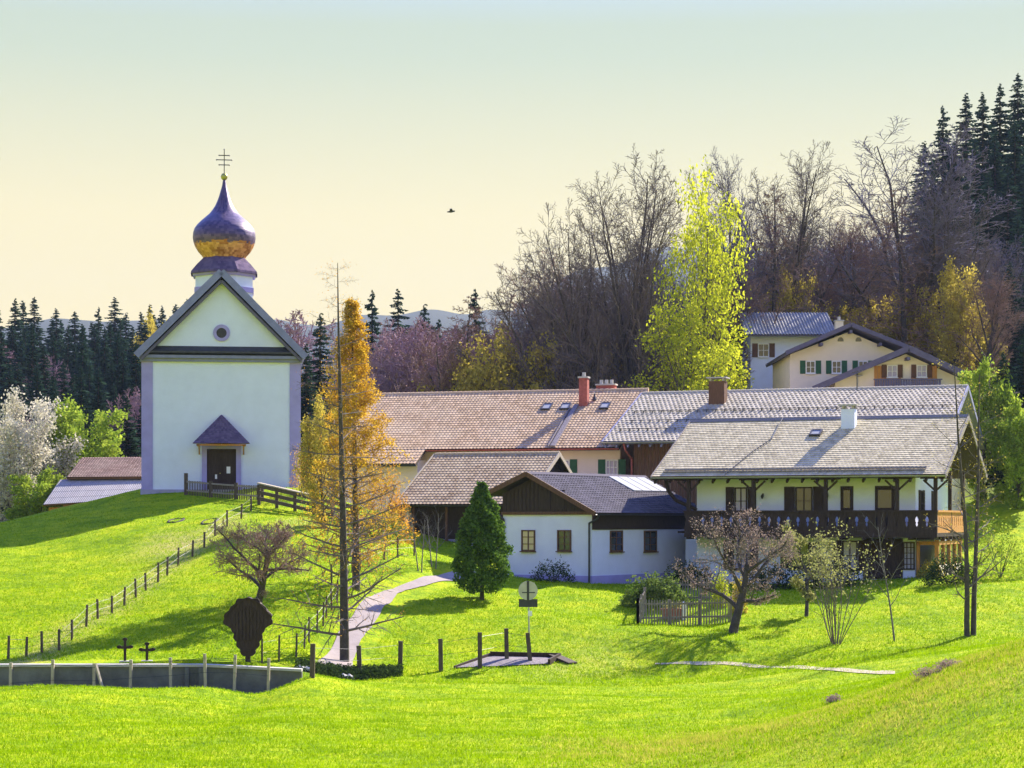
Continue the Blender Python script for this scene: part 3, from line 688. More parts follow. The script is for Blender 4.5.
for y in (4.4, 8.4): MB().box((14.5, y, bz), (14.68, y+.18, E+.3)).build('post', M['darkwood'], bal)
q = MB(); q.path([(.35, 1.2, E-.1), (.5, 1.2, E-.7), (.9, 1.25, E-1.2), (2.0, 1.45, E-1.7)], .10); q.build('brace', M['darkwood'], rh)
# openings: local x for image column at the front wall plane
def ux(px, v, root_p, th_):
    u_ = (math.cos(R(th_)), -math.sin(R(th_))); vv = (math.sin(R(th_)), math.cos(R(th_))); k = (px-CX)/F
    # (Px + u x*a + v x*v) = k (Py + uy*a + vy*v)
    return (k*(root_p[1] + vv[1]*v) - root_p[0] - vv[0]*v) / (u_[0] - k*u_[1])
U = lambda px: ux(px, wy0, RP, th)
uz = bz + .12
for px, gl in ((741, 'glass_sky'), (804, 'glass')): window(rh, U(px), wy0, bz+rail-.22, .68 if px < 760 else .9, 1.42, fm='darkwood', glass=gl, nx=2, nz=1, shutters='darkwood', sw=.44 if px < 760 else .55)
for px, wd_ in ((847, .65), (885, 1.0)):
    dd = MB().box((-wd_/2, -.05, 0), (wd_/2, .02, 2.38)).box((-wd_/2+.1, -.07, 1.2), (wd_/2-.1, -.05, 2.25)).box((-wd_/2+.1, -.07, .15), (wd_/2-.1, -.05, .9)).build('balcony_door', M['darkwood'], rh, loc=(U(px), wy0, bz+.005))
    MB().box((-wd_/2+.16, -.078, 1.28), (wd_/2-.16, -.068, 2.18)).build('pane', M['glass'], dd)
for px, gl, w_ in ((741, 'glass_sky', .9), (850, 'glass_sky', .8)): window(rh, U(px), wy0, .45, w_, 1.5, fm='darkwood', glass=gl, nx=2, nz=1, shutters='darkwood', sw=.45)
window(rh, U(800), wy0, .55, 1.0, 1.3, fm='darkwood', glass='glass', nx=2, nz=1, shutters='darkwood', sw=.5)
dd = MB().box((-1.0, -.05, 0), (1.0, .02, 2.05)).box((-.92, -.07, .1), (-.04, -.05, 1.95)).box((.04, -.07, .1), (.92, -.05, 1.95)).build('double_door', M['darkwood'], rh, loc=(U(883), wy0, .02))
MB().tube((-.1, -.07, 1.0), (-.1, -.15, 1.0), .03).build('handle', M['metal'], dd)
window(rh, U(909), wy0, .5, .6, 1.4, fm='darkwood', glass='glass_sky', nx=3, nz=4, sill=False)
for px, zz in ((763, 4.25), (827.5, 4.25), (827.5, 1.55)):
    q = MB(); q.box((-.04, -.02, -.05), (.04, 0, .12)); q.bar((0, 0, .08), (0, -.14, .1), .025); q.lathe([(.001,-.16),(.05,-.14),(.085,-.02),(.05,.05),(.001,.09)], (0,-.15,0), 8); q.build('wall_lamp', M['darkmetal'], rh, loc=(U(px), wy0, zz))
# right side openings
for yy, z0_, h_ in ((3.0, 3.2, 1.3), (6.6, 3.2, 1.3)): window(rh, wx1, yy, z0_, .8, h_, face='right', fm='darkwood', glass='glass', nx=2, nz=1, shutters='darkwood', sw=.35)
# glazed veranda at the right end, ground floor
q = MB(); 
for y in (1.5, 3.2, 4.9, 6.6, 8.3): q.box((14.35, y-.09, -1), (14.55, y+.09, bz-.32))
q.box((14.33, 1.4, 1.75), (14.57, 8.4, 1.93)); q.box((13.45, 1.42, 1.75), (14.33, 1.58, 1.93)); q.box((13.45, 1.42, -1), (13.6, 1.58, 1.9))
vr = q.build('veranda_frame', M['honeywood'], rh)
q = MB(); q.box((14.42, 1.6, .75), (14.46, 8.2, 1.75)); q.build('pane', M['glass'], vr)
MB().box((14.38, 1.6, -1), (14.52, 8.2, .72)).build('parapet', M['plaster_warm'], vr)
# chimney and skylight on the front slope
def on_roof(root_p, th_, px, yl, e, sl): return ux(px, yl, root_p, th_), yl, e + yl*sl
x_, y_, z_ = on_roof(RP, th, 849, 5.9, E, slope); chimney(rh, x_, y_, z_-.5, .72, .6, 1.45, 'plaster', 'slab')
nv = Vector((0, -math.sin(math.atan(slope)), math.cos(math.atan(slope)))); vv_ = Vector((0, math.cos(math.atan(slope)), math.sin(math.atan(slope))))
x_, y_, z_ = on_roof(RP, th, 816, 5.0, E, slope); skylight(rh, (x_, y_, z_+.05), (1,0,0), vv_, nv, .6, .75)
q = MB(); x_, y_, z_ = on_roof(RP, th, 757, 2.6, E, slope); q.path([(x_+.3, RD-.2, RG+.1), (x_+.35, 4.3, E+4.3*slope+.12), (x_-.3, 2.6, z_+.12), (x_-1.0, .05, E+.12)], .025, 5); q.build('lightning_cable', M['darkmetal'], rh)

# ================================================================== MIDDLE FARMHOUSE (grey pantiles)
th2 = 20.0; MP = at(603, 442, 121); mz0 = 3.6
mh = thing('farmhouse', 'farmhouse with wide grey pantile roof and brown timber wall behind the balcony house', 'house', (MP.x, MP.y, mz0), -R(th2))
E = MP.z - mz0; D2 = 8.5; G2 = CAMZ + (HY-394)/F*129 - mz0; L2 = 20.6; sl2 = (G2-E)/D2
tile_roof(mh, 'roof', (0,0,E), (L2,0,E), (L2,D2,G2), (0,D2,G2), 24, 72, M['tile_m'], M['greyverge'], .04, .028, .16, True)
tile_roof(mh, 'roof', (L2,2*D2,E), (0,2*D2,E), (0,D2,G2), (L2,D2,G2), 24, 72, M['tile_m'], M['greyverge'], .04, .028, .16, True)
q = MB()
for i in range(58): x = i*L2/58; q.tube((x, D2, G2+.0), (x+L2/58+.04, D2, G2+.015), .13, .145, 8)
q.build('ridge_cap', M['tile_m'], mh)
for x in (-.04, L2+.04): q = MB(); q.bar((x, -.05, E-.08), (x, D2, G2-.04), .07, .28); q.bar((x, D2, G2-.04), (x, 2*D2, E-.08), .07, .28); q.build('verge_board', M['greyverge'], mh)
if 1: gutter(mh, (-.05, -.1, E-.02), (L2+.05, -.1, E-.02), .09, 'metal')
rt2 = lambda y: E + min(y, 2*D2-y)*sl2 - .18
q = MB(); q.prism([(1.5, -1.5), (2*D2-1.5, -1.5), (2*D2-1.5, rt2(1.5)), (D2, rt2(D2)), (1.5, rt2(1.5))], 1.6, L2-1.2, 'x'); q.build('wall', M['plaster_warm'], mh)
q = MB(); planks_wall(q, 1.55, 6.5, 2.0, rt2(1.5), 1.5, .22, .05)
q.prism([(1.45, 2.0), (2*D2-1.45, 2.0), (2*D2-1.45, rt2(1.5)-.03), (D2, rt2(D2)-.05), (1.45, rt2(1.5)-.03)], 1.5, 1.58, 'x'); q.build('timber_cladding', M['brownwood'], mh)
q = MB()
for i in range(9): x = .15 + i*.7; q.box((x-.05, 0, 0), (x+.05, 1.8, .14), Matrix.Translation((0, 0, E-.34)) @ Matrix.Rotation(math.atan(sl2), 4, 'X'))
q.build('rafter', M['greyverge'], mh)
q = MB(); q.path([(1.3, .0, E-.1), (1.35, .2, E-.5), (1.42, 1.3, E-1.0), (1.42, 1.3, -1)], .06); q.build('downpipe', M['brick'], mh)
for row, v in enumerate((1.6, 3.1, 4.7)):   # snow guards in rows
    q = MB(); q.bar((.5, v+.17, E+(v+.17)*sl2+.15), (L2-.5, v+.17, E+(v+.17)*sl2+.15), .02, .03)
    for i in range(34):
        x = .6 + i*(L2-1)/34 + (row % 2)*.3
        q.bar((x, v, E+v*sl2+.06), (x, v+.02, E+v*sl2+.24), .05); q.bar((x, v, E+v*sl2+.2), (x, v+.35, E+(v+.35)*sl2+.08), .04)
    q.build('snow_guard', M['darkmetal'], mh)
x_, y_, z_ = on_roof(MP, th2, 718, 6.5, E, sl2); chimney(mh, x_, y_, z_-.5, 1.0, .8, 1.85, 'brownwood', 'slab')
x_, y_, z_ = on_roof(MP, th2, 857, 8.0, E, sl2)
q = MB(); q.tube((x_, y_, z_-.1), (x_, y_, z_+1.3), .03); q.bar((x_-.3, y_, z_+1.2), (x_+.5, y_, z_+1.35), .04)
for k in range(4): q.bar((x_-.2+k*.18, y_-.25, z_+1.22+k*.03), (x_-.2+k*.18, y_+.25, z_+1.22+k*.03), .02)
q.build('antenna', M['darkmetal'], mh)

# ================================================================== LARGE BROWN ROOFED FARM BUILDING
th3 = 16.0; BP = at(319, 465, 126); bz0 = 5.0
bh = thing('farm_building', 'long farm building with big brown pantile roof and rose coloured wall behind the larches', 'building', (BP.x, BP.y, bz0), -R(th3))
E = BP.z - bz0; D3 = 10.5; G3 = CAMZ + (HY-395)/F*136.1 - bz0; L3 = 18.9; sl3 = (G3-E)/D3; xs = 6.4; v1 = 2.0
tile_roof(bh, 'roof', (0,0,E), (xs,0,E), (xs,v1,E+v1*sl3), (0,v1,E+v1*sl3), 5, 28, M['tile_b'], M['darkwood'], .035, .032, .16)
tile_roof(bh, 'roof', (0,v1,E+v1*sl3), (L3,v1,E+v1*sl3), (L3,D3,G3), (0,D3,G3), 25, 82, M['tile_b'], M['darkwood'], .035, .032, .16)
tile_roof(bh, 'roof', (L3,2*D3,E), (0,2*D3,E), (0,D3,G3), (L3,D3,G3), 28, 82, M['tile_b'], M['darkwood'], .035, .032, .16)
q = MB()
for i in range(56): x = i*L3/56; q.tube((x, D3, G3), (x+L3/56+.04, D3, G3+.015), .13, .145, 8)
q.build('ridge_cap', M['tile_b'], bh)
q = MB(); q.bar((-.04, -.05, E-.06), (-.04, D3, G3-.03), .07, .24); q.bar((-.04, D3, G3-.03), (-.04, 2*D3, E-.03), .07, .24); q.build('verge_board', M['brownwood'], bh)
gutter(bh, (xs+.05, v1-.1, E+v1*sl3-.02), (L3, v1-.1, E+v1*sl3-.02), .1, 'brick')
gutter(bh, (0, -.1, E-.02), (xs, -.1, E-.02), .1, 'darkmetal')
rt3 = lambda y: E + min(y, 2*D3-y)*sl3 - .18
q = MB(); q.prism([(v1+.8, -2), (2*D3-1, -2), (2*D3-1, rt3(1.0)), (D3, rt3(D3)), (v1+.8, rt3(v1+.8))], .9, L3-.1, 'x'); q.build('wall', M['plaster_rose'], bh)
q = MB(); q.box((.9, 1.0, -2), (xs-.2, v1+.8, rt3(1.0))); q.build('porch_wall', M['plaster_rose'], bh)
window(bh, ux(612, v1+.8, BP, th3), v1+.8, CAMZ+(HY-475.5)/F*125-bz0, .78, .95, fm='white', glass='glass_sky', nx=3, nz=1, shutters='greenpaint', sw=.46)
window(bh, ux(563.5, v1+.8, BP, th3), v1+.8, CAMZ+(HY-475.5)/F*126-bz0, .78, .95, fm='white', glass='glass_sky', nx=3, nz=1, shutters='greenpaint', sw=.46)
window(bh, 2.4, 1.0, .6, .8, 1.0, fm='brownwood', glass='glass', shutters='brownwood')
MB().box((4.3, .95, -.2), (5.3, 1.02, 1.9)).build('door', M['brownwood'], bh)
nv = Vector((0, -math.sin(math.atan(sl3)), math.cos(math.atan(sl3)))); vv_ = Vector((0, math.cos(math.atan(sl3)), math.sin(math.atan(sl3))))
for px in (547, 565.5, 605): x_, y_, z_ = on_roof(BP, th3, px, 7.9, E, sl3); skylight(bh, (x_, y_, z_+.06), (1,0,0), vv_, nv, .62, .95)
x_, y_, z_ = on_roof(BP, th3, 584, 8.3, E, sl3); chimney(bh, x_, y_, z_-.5, .55, .55, 2.25, 'brick', 'collar')
x_, y_, z_ = on_roof(BP, th3, 606.5, D3+.8, E, sl3); chimney(bh, x_, y_, G3-.6, 1.25, .6, 1.0, 'brick', 'collar', 3)
q = MB(); x_, y_, z_ = on_roof(BP, th3, 577, 8.0, E, sl3)
q.bar((x_-.05, v1, E+v1*sl3+.14), (x_-.05, 8.0, E+8*sl3+.14), .30, .12); q.bar((x_-.33, v1, E+v1*sl3+.12), (x_-.33, 8.0, E+8*sl3+.12), .05, .2); q.build('roof_flashing', M['gravel'], bh)
q = MB(); x_, y_, z_ = on_roof(BP, th3, 594.5, 8.9, E, sl3); q.lathe([(.16,0),(.14,.1),(.05,.35),(.05,.45),(.001,.5)], (x_, y_, z_+.05), 8); q.build('roof_vent', M['darkmetal'], bh)

# ================================================================== LOW BARN
CP = at(395, 505, 113); cz0 = 4.3
cb = thing('barn', 'low open fronted barn with worn brown tiles between the small conifer and the larches', 'barn', (CP.x, CP.y, cz0), -R(20))
E = CP.z - cz0; D4 = 6.0; G4 = 9.85 - cz0; L4 = 7.75; sl4 = (G4-E)/D4
tile_roof(cb, 'roof', (0,0,E), (L4,0,E), (L4,D4,G4), (0,D4,G4), 20, 34, M['tile_c'], M['darkwood'], .035, .032, .14)
tile_roof(cb, 'roof', (L4,2*D4-.5,E+.25), (0,2*D4-.5,E+.25), (0,D4,G4), (L4,D4,G4), 18, 34, M['tile_c'], M['darkwood'], .035, .032, .14)
q = MB()
for i in range(24): x = i*L4/24; q.tube((x, D4, G4), (x+L4/24+.04, D4, G4+.015), .13, .145, 8)
q.build('ridge_cap', M['tile_c'], cb)
q = MB(); q.bar((L4+.04, -.05, E-.05), (L4+.04, D4, G4-.02), .06, .24); q.bar((L4+.04, D4, G4-.02), (L4+.04, 2*D4-.5, E+.2), .06, .24); q.build('verge_board', M['palewood'], cb); q = MB()
q.bar((-.04, -.05, E-.05), (-.04, D4, G4-.02), .06, .24); q.build('verge_board', M['palewood'], cb)
q = MB(); q.prism([(.9, -1.5), (2*D4-1.2, -1.5), (2*D4-1.2, E+.35), (D4, G4-.2), (1.6, E+1.6*sl4-.2), (.9, E+.9*sl4-.2)], .6, L4-.4, 'x'); q.build('wall', M['darkwood'], cb)
MB().box((.6, .75, -1.5), (L4-.4, .89, .62)).build('plinth', M['plinth'], cb)
MB().box((.2, .5, -1.5), (.62, 1.2, E+.0)).build('corner_pier', M['plaster'], cb)
for x in (1.0, 3.0, 5.0, 7.2): MB().box((x-.07, .3, -1), (x+.07, .44, E)).build('post', M['brownwood'], cb)
gutter(cb, (0, -.08, E-.02), (L4, -.08, E-.02), .07)

# ================================================================== WHITE ANNEXE WITH TIMBER GABLE
aa = 35.0; AP = (4.04, 101.0); az0 = 2.75
an = thing('outbuilding', 'white single storey outbuilding with dark timber gable and grey tiles', 'building', (AP[0], AP[1], az0), R(90-aa))
# local x runs back along the right wall, local y runs along the gable wall to the left
GL = 5.5; RLn = 11.3; wt = CAMZ + (HY-514.3)/F*101 - az0
rY = 3.66; rZ = 8.37 - az0; eL = 7.36 - az0; eR = 6.33 - az0; yL = 6.25; yR = -.55
q = MB(); q.box((0, 0, -1), (RLn-.8, GL, wt)); q.build('wall', M['plaster_blue'], an)
q = MB(); q.box((-.04, -.04, -1), (RLn-.9, GL+.04, .42)); q.build('plinth', M['lavender'], an)
q = MB(); q.prism([(0, wt), (GL, wt), (GL, eL+.0), (rY, rZ-.2), (0, eR+.0)], -.03, RLn-.9, 'x')
for i in range(22): # boards on the gable
    y0_, y1_ = GL*i/22+.015, GL*(i+1)/22-.015; ym = max(y0_, y1_) if y0_ > rY else min(y0_, y1_)
    zt_ = (rZ-.25) - (abs(ym-rY))*((rZ-eL)/(yL-rY) if ym > rY else (rZ-eR)/(rY-yR)) - .05
    if zt_ > wt+.1: q.box((-.06, y0_, wt), (-.03, y1_, zt_))
q.build('timber_gable', M['darkwood'], an)
MB().box((-.1, -.06, wt-.02), (-.02, GL+.06, wt+.14)).build('gable_beam', M['brownwood'], an)
q = MB()
for y0_, y1_ in ((1.6, 2.25), (2.5, 3.2)): q.box((-.09, y0_, wt+.25), (-.06, y1_, wt+1.25))
q.build('hatch', M['darkwood'], an)
q = MB(); q.box((.0, -.05, wt-.78), (RLn-.9, .01, wt+.1)); q.build('timber_band', M['darkwood'], an)
ov = .55
tile_roof(an, 'roof', (RLn,yR,eR), (-ov,yR,eR), (-ov,rY,rZ), (RLn,rY,rZ), 20, 46, M['tile_a'], M['darkwood'], .025, .02, .14, True)
tile_roof(an, 'roof', (-ov,yL,eL), (RLn,yL,eL), (RLn,rY,rZ), (-ov,rY,rZ), 12, 46, M['tile_a'], M['darkwood'], .025, .02, .14, True)
q = MB(); q.bar((-ov-.03, yR, eR-.03), (-ov-.03, rY, rZ-.0), .06, .24); q.bar((-ov-.03, rY, rZ), (-ov-.03, yL, eL-.03), .06, .24); q.build('verge_board', M['brownwood'], an)
q = MB(); q.prism([(rY-.16, rZ-.0), (rY, rZ+.13), (rY+.16, rZ-.0)], -ov, RLn, 'x'); q.build('ridge_cap', M['tile_a'], an)
gutter(an, (-ov, yR-.07, eR-.02), (RLn, yR-.07, eR-.02), .07)
q = MB(); q.path([(-.3, yR-.05, eR-.1), (-.25, yR+.1, wt-.25), (-.08, .12, wt-.45), (-.08, .12, -.2)], .05); q.build('downpipe', M['darkmetal'], an)
q = MB(); q.path([(-.45, yL-.1, eL-.1), (-.3, GL+.3, wt+.2), (-.08, GL-.1, wt-.25), (-.08, GL-.1, -.2)], .05); q.build('downpipe', M['darkmetal'], an)
def awin(px, wall, glass):
    if wall == 'g': # gable wall: point AP + g*t
        k = (px-CX)/F; g_ = (-math.cos(R(aa)), math.sin(R(aa))); t_ = (k*AP[1]-AP[0])/(g_[0]-k*g_[1]); Yw = AP[1]+g_[1]*t_
        z0_ = CAMZ + (HY-551)/F*Yw - az0; hh = 21/F*Yw
        window(an, 0, t_, z0_, 13.5/F*Yw/math.cos(R(aa)), hh, face='left', fm='brownwood', glass=glass, nx=2, nz=2)
    else:
        k = (px-CX)/F; g_ = (math.sin(R(aa)), math.cos(R(aa))); t_ = (k*AP[1]-AP[0])/(g_[0]-k*g_[1]); Yw = AP[1]+g_[1]*t_
        z0_ = CAMZ + (HY-551.5)/F*Yw - az0; hh = 21/F*Yw
        window(an, t_, 0, z0_, 12.5/F*Yw/(g_[0]-k*g_[1]), hh, face='front', fm='brownwood', glass=glass, nx=2, nz=2)
awin(528.5, 'g', 'glass_warm'); awin(564.5, 'g', 'glass'); awin(616, 'r', 'glass'); awin(650, 'r', 'glass')
q = MB()
for i in range(4):
    x0_ = 7.1 + i*.95
    sR = (rZ-eR)/(rY-yR); n3 = Vector((0, -sR, 1)).normalized()
    for (ya, yb) in ((1.9, 3.5),): q.add([Vector(p)+n3*.10 for p in ((x0_, ya, eR+(ya-yR)*sR), (x0_+.86, ya, eR+(ya-yR)*sR), (x0_+.86, yb, eR+(yb-yR)*sR), (x0_, yb, eR+(yb-yR)*sR))] + [Vector(p)+n3*.03 for p in ((x0_, ya, eR+(ya-yR)*sR), (x0_+.86, ya, eR+(ya-yR)*sR), (x0_+.86, yb, eR+(yb-yR)*sR), (x0_, yb, eR+(yb-yR)*sR))], [(0,1,2,3),(4,7,6,5),(0,4,5,1),(1,5,6,2),(2,6,7,3),(3,7,4,0)])
q.build('roof_panel', M['solar'], an)

# ================================================================== UPPER HOUSES
def flat_house(px, Y, name, label, wall_m, zbase): return thing(name, label, 'house', ((px-CX)/F*Y, Y, zbase))
Yu = 150.0; ku = Yu/F; u1z = 13.5
h1 = flat_house(849, Yu, 'house', 'white gabled house with green shutters and two arched vents on the wooded slope', None, u1z)
zz = lambda py, Y, z0: CAMZ + (HY-py)/F*Y - z0
X = lambda px, c=849, k=ku: (px-c)*k
za, zl, zr = zz(328.5, Yu, u1z), zz(353, Yu, u1z), zz(353, Yu, u1z)
q = MB(); q.prism([(X(790), -3), (X(908), -3), (X(908), zr-.3), (0, za-.25), (X(790), zl-.1)], 0, 10, 'y'); q.build('wall', M['plaster_warm'], h1)
for s_, xe, ze in ((-1, X(784), zz(354, Yu, u1z)), (1, X(915), zz(352, Yu, u1z))):
    e0, e1, r0, r1 = (xe, -1.0, ze), (xe, 11, ze), (0, -1.0, zz(325.5, Yu, u1z)), (0, 11, zz(325.5, Yu, u1z))
    A_, B_, C_, D_ = (e0, e1, r1, r0) if s_ > 0 else (e1, e0, r0, r1)
    tile_roof(h1, 'roof', A_, B_, C_, D_, 14, 36, M['tile_a'], M['shake'], .03, .03, .2)
q = MB(); q.bar((X(784), -1.05, zz(354, Yu, u1z)), (0, -1.05, zz(325.5, Yu, u1z)-.02), .08, .3); q.bar((X(915), -1.05, zz(352, Yu, u1z)), (0, -1.05, zz(325.5, Yu, u1z)-.02), .08, .3)
for xx in (-2.2, 0, 2.2): q.box((xx-.1, -1.0, za-.42-abs(xx)*.43), (xx+.1, 0, za-.2-abs(xx)*.43))
q.build('verge_board', M['shake'], h1)
for px in (810.5, 836.5, 863): window(h1, X(px), 0, zz(373.5, Yu, u1z), .72, .95, fm='white', glass='glass', nx=2, nz=1, shutters='greenpaint', sw=.40)
for px in (840.6, 858.5):
    q = MB(); x0 = X(px); z0_ = zz(341.5, Yu, u1z); poly = [(x0-.22, z0_), (x0+.22, z0_)] + [(x0+.22*math.cos(R(a)), z0_+.1+.22*math.sin(R(a))) for a in range(0, 181, 30)]; q.prism(poly, -.03, .02, 'y'); q.build('arched_vent', M['glass'], h1)
chimney(h1, X(852), 6, zz(335, Yu, u1z), .6, .6, 1.6, 'plaster_warm', 'collar')
Y2 = 144.0; k2 = Y2/F; u2z = 12.8
h2 = flat_house(906, Y2, 'house', 'cream chalet with honey wooden balcony front and long sloping roof, below the white gabled house', None, u2z)
X2 = lambda px: (px-906)*k2; Z2 = lambda py: zz(py, Y2, u2z)
q = MB(); q.prism([(X2(835), -3), (X2(966), -3), (X2(966), Z2(381)), (0, Z2(354)), (X2(835), Z2(382))], 0, 9, 'y'); q.build('wall', M['plaster_warm'], h2)
for s_, xe, ze in ((-1, X2(811), Z2(390)), (1, X2(968), Z2(378))):
    e0, e1, r0, r1 = (xe, -1.0, ze), (xe, 10, ze), (0, -1.0, Z2(349)), (0, 10, Z2(349))
    A_, B_, C_, D_ = (e0, e1, r1, r0) if s_ > 0 else (e1, e0, r0, r1)
    tile_roof(h2, 'roof', A_, B_, C_, D_, 16, 34, M['tile_a'], M['shake'], .03, .03, .2)
q = MB(); q.bar((X2(811), -1.05, Z2(390)), (0, -1.05, Z2(349.5)), .08, .42); q.bar((X2(968), -1.05, Z2(378)), (0, -1.05, Z2(349.5)), .08, .42)
q.box((-.12, -1.0, Z2(361)), (.12, 0, Z2(358))); q.build('verge_board', M['shake'], h2)
q = MB(); planks_wall(q, X2(874), X2(901), Z2(395), Z2(366), 0, .22, .05); planks_wall(q, X2(911), X2(937), Z2(395), Z2(366), 0, .22, .05); q.build('timber_cladding', M['honeywood'], h2)
for px in (892, 921.5): window(h2, X2(px), -.05, Z2(377.5), .75, .9, fm='white', glass='glass_sky', nx=2, nz=1, shutters='brownwood', sw=.35)
q = MB(); q.box((X2(872), -1.1, Z2(392)), (X2(938), 0, Z2(390)))
for i in range(26): x0 = X2(872) + i*(X2(938)-X2(872))/26; q.box((x0+.01, -1.1, Z2(390)), (x0+.16, -1.05, Z2(381)))
q.box((X2(871), -1.14, Z2(381)), (X2(939), -1.0, Z2(379.8))); q.build('balcony', M['shake'], h2)
q = MB(); q.tube((X2(857.5), -.1, Z2(388)), (X2(857.5), -.1, Z2(372)), .03); q.lathe([(.05,0),(.3,.08),(.33,.1),(.05,.03)], (X2(858), -.3, Z2(377)), 12); q.build('satellite_dish', M['metal'], h2)
Y3 = 164.0; k3 = Y3/F; u3z = 15.5
h3 = flat_house(790, Y3, 'house', 'pale house with ribbed metal roof half hidden by bare trees on the slope', None, u3z)
X3 = lambda px: (px-790)*k3; Z3 = lambda py: zz(py, Y3, u3z)
q = MB(); q.box((X3(752), 1.0, -3), (X3(834), 7, Z3(334))); q.build('wall', M['plaster'], h3)
tile_roof(h3, 'roof', (X3(745), 0, Z3(335)), (X3(838), 0, Z3(335)), (X3(838), 5.5, Z3(335)+2.35), (X3(745), 5.5, Z3(335)+2.35), 3, 30, M['corr_m'], M['shake'], .09, .01, .12, sub=6)
tile_roof(h3, 'roof', (X3(838), 11, Z3(335)), (X3(745), 11, Z3(335)), (X3(745), 5.5, Z3(335)+2.35), (X3(838), 5.5, Z3(335)+2.35), 3, 30, M['corr_m'], M['shake'], .09, .01, .12, sub=6)
window(h3, X3(765), 1.0, Z3(356), .9, 1.1, fm='white', glass='glass', shutters='brownwood')

# ================================================================== SHED LEFT OF THE CHURCH
Ys = 138.0; ks = Ys/F; sz = 4.2
sh = thing('shed', 'long low shed with tiled upper roof and grey sheet lower roof, left of the chapel', 'shed', ((95-CX)*ks, Ys, sz))
XS = lambda px: (px-95)*ks; ZS = lambda py, d=0: CAMZ + (HY-py)/F*(Ys+d) - sz
tile_roof(sh, 'lower_roof', (XS(43), 0, ZS(505)), (XS(165), 0, ZS(498)), (XS(165), 4.0, ZS(479, 4)), (XS(47), 4.0, ZS(480, 4)), 4, 60, M['corr'], M['brownwood'], .03, .012, .1)
tile_roof(sh, 'roof', (XS(55), 3.6, ZS(477.5, 3.6)), (XS(165), 3.6, ZS(477, 3.6)), (XS(165), 8, ZS(457, 8)), (XS(57), 8, ZS(458, 8)), 14, 40, M['tile_s'], M['brownwood'], .035, .03, .14)
tile_roof(sh, 'roof', (XS(165), 12.5, ZS(477, 3.6)), (XS(57), 12.5, ZS(477.5, 3.6)), (XS(57), 8, ZS(458, 8)), (XS(165), 8, ZS(457, 8)), 11, 30, M['tile_s'], M['brownwood'], .05, .04, .14)
q = MB(); q.box((XS(50), 4.1, -2), (XS(163), 11.5, ZS(479, 4)))
planks_wall(q, XS(46), XS(163), -2, ZS(505)-.15+.0, .8, .2, .03); q.build('wall', M['honeywood'], sh)

# ------------------------------------------------------------------ plants
class Tree:
    """grows tapered branches as segments; trunk and limbs go to 'trunk', finer wood to 'crown'"""
    def __init__(s, seed, env=None): s.env = env; s.r = random.Random(seed); s.seg = [[], []]; s.tips = []
    def perp(s, d, ang, az):
        up = (0, 0, 1) if abs(d[2]) < .95 else (1, 0, 0)
        ax = (d[1]*up[2]-d[2]*up[1], d[2]*up[0]-d[0]*up[2], d[0]*up[1]-d[1]*up[0]); l = math.sqrt(sum(q*q for q in ax)); ax = [q/l for q in ax]
        bx = (d[1]*ax[2]-d[2]*ax[1], d[2]*ax[0]-d[0]*ax[2], d[0]*ax[1]-d[1]*ax[0])
        ca, sa, cz_, sz_ = math.cos(ang), math.sin(ang), math.cos(az), math.sin(az)
        return [d[i]*ca + (ax[i]*cz_ + bx[i]*sz_)*sa for i in range(3)]
    def branch(s, p, d, L, r, lev, S):
        rr = s.r; sp = S[lev]; n = sp.get('seg', 3)
        if s.env and lev >= 1:   # the crown keeps inside a rounded outline
            cz_, rx_, rz_ = s.env; P0 = (p[0]/rx_, p[1]/rx_, (p[2]-cz_)/rz_); D0 = (d[0]/rx_, d[1]/rx_, (d[2]+.12)/rz_)
            a_ = sum(q*q for q in D0); b_ = sum(P0[i]*D0[i] for i in range(3)); c_ = sum(q*q for q in P0)-1; ds = b_*b_-a_*c_
            far_ = (-b_+math.sqrt(ds))/a_ if ds > 0 else .2; far_ = max(far_, .15)
            L = far_*rr.uniform(.86, .98) if lev == 1 else min(L, far_*rr.uniform(.85, 1.05))
        st = L/n; tip = sp.get('tip', .35); wob = sp.get('wob', .12); up = sp.get('up', .05)
        pts_ = [(p, d, r)]; kind = 0 if lev <= S[0].get('trunk_lev', 1) else 1
        for i in range(n):
            d = [d[k] + rr.gauss(0, wob) + (up if k == 2 else 0) for k in range(3)]; l = math.sqrt(sum(q*q for q in d)); d = [q/l for q in d]
            q_ = [p[k] + d[k]*st for k in range(3)]; r1 = r*(1-(1-tip)*(i+1)/n); r0 = pts_[-1][2]
            s.seg[kind].append((*p, *q_, r0, r1)); p = q_; pts_.append((p, d, r1))
        if lev >= S[0].get('leaf_lev', 2): s.tips += [(pt, dd, lev) for pt, dd, _ in pts_[1:]]
        if lev + 1 < len(S):
            c = S[lev+1]; nc = c['n']; nc = nc if isinstance(nc, int) else rr.randint(*nc); az = rr.random()*6.28; s0 = c.get('start', .3)
            for k in range(nc):
                f = s0 + (1-s0)*(k+rr.random()*.8)/nc; f = min(f, .999); i = int(f*n); a, bq = pts_[i], pts_[min(i+1, n)]; ff = f*n-i
                pp = [a[0][m_]*(1-ff)+bq[0][m_]*ff for m_ in range(3)]; ra = a[2]*(1-ff)+bq[2]*ff
                az += 2.4 + rr.uniform(-.5, .5); lo, hi = c.get('ang', (30, 60)); an_ = R(rr.uniform(lo, hi)) if not (s.env and lev == 0) else R(hi - (hi-lo)*(k+.5)/nc + rr.uniform(-5, 5)); az += 0 if not (s.env and lev == 0) else rr.uniform(-.2, .2)
                shape = c.get('shape'); m_ = shape(f) if shape else 1 - .45*(f-s0)/(1-s0+1e-6)
                dn = s.perp(a[1], an_, az); 
                s.branch(pp, dn, L*c['len']*m_*rr.uniform(.75, 1.2), min(ra*.8, max(ra*c.get('rad', .55), .004)), lev+1, S)
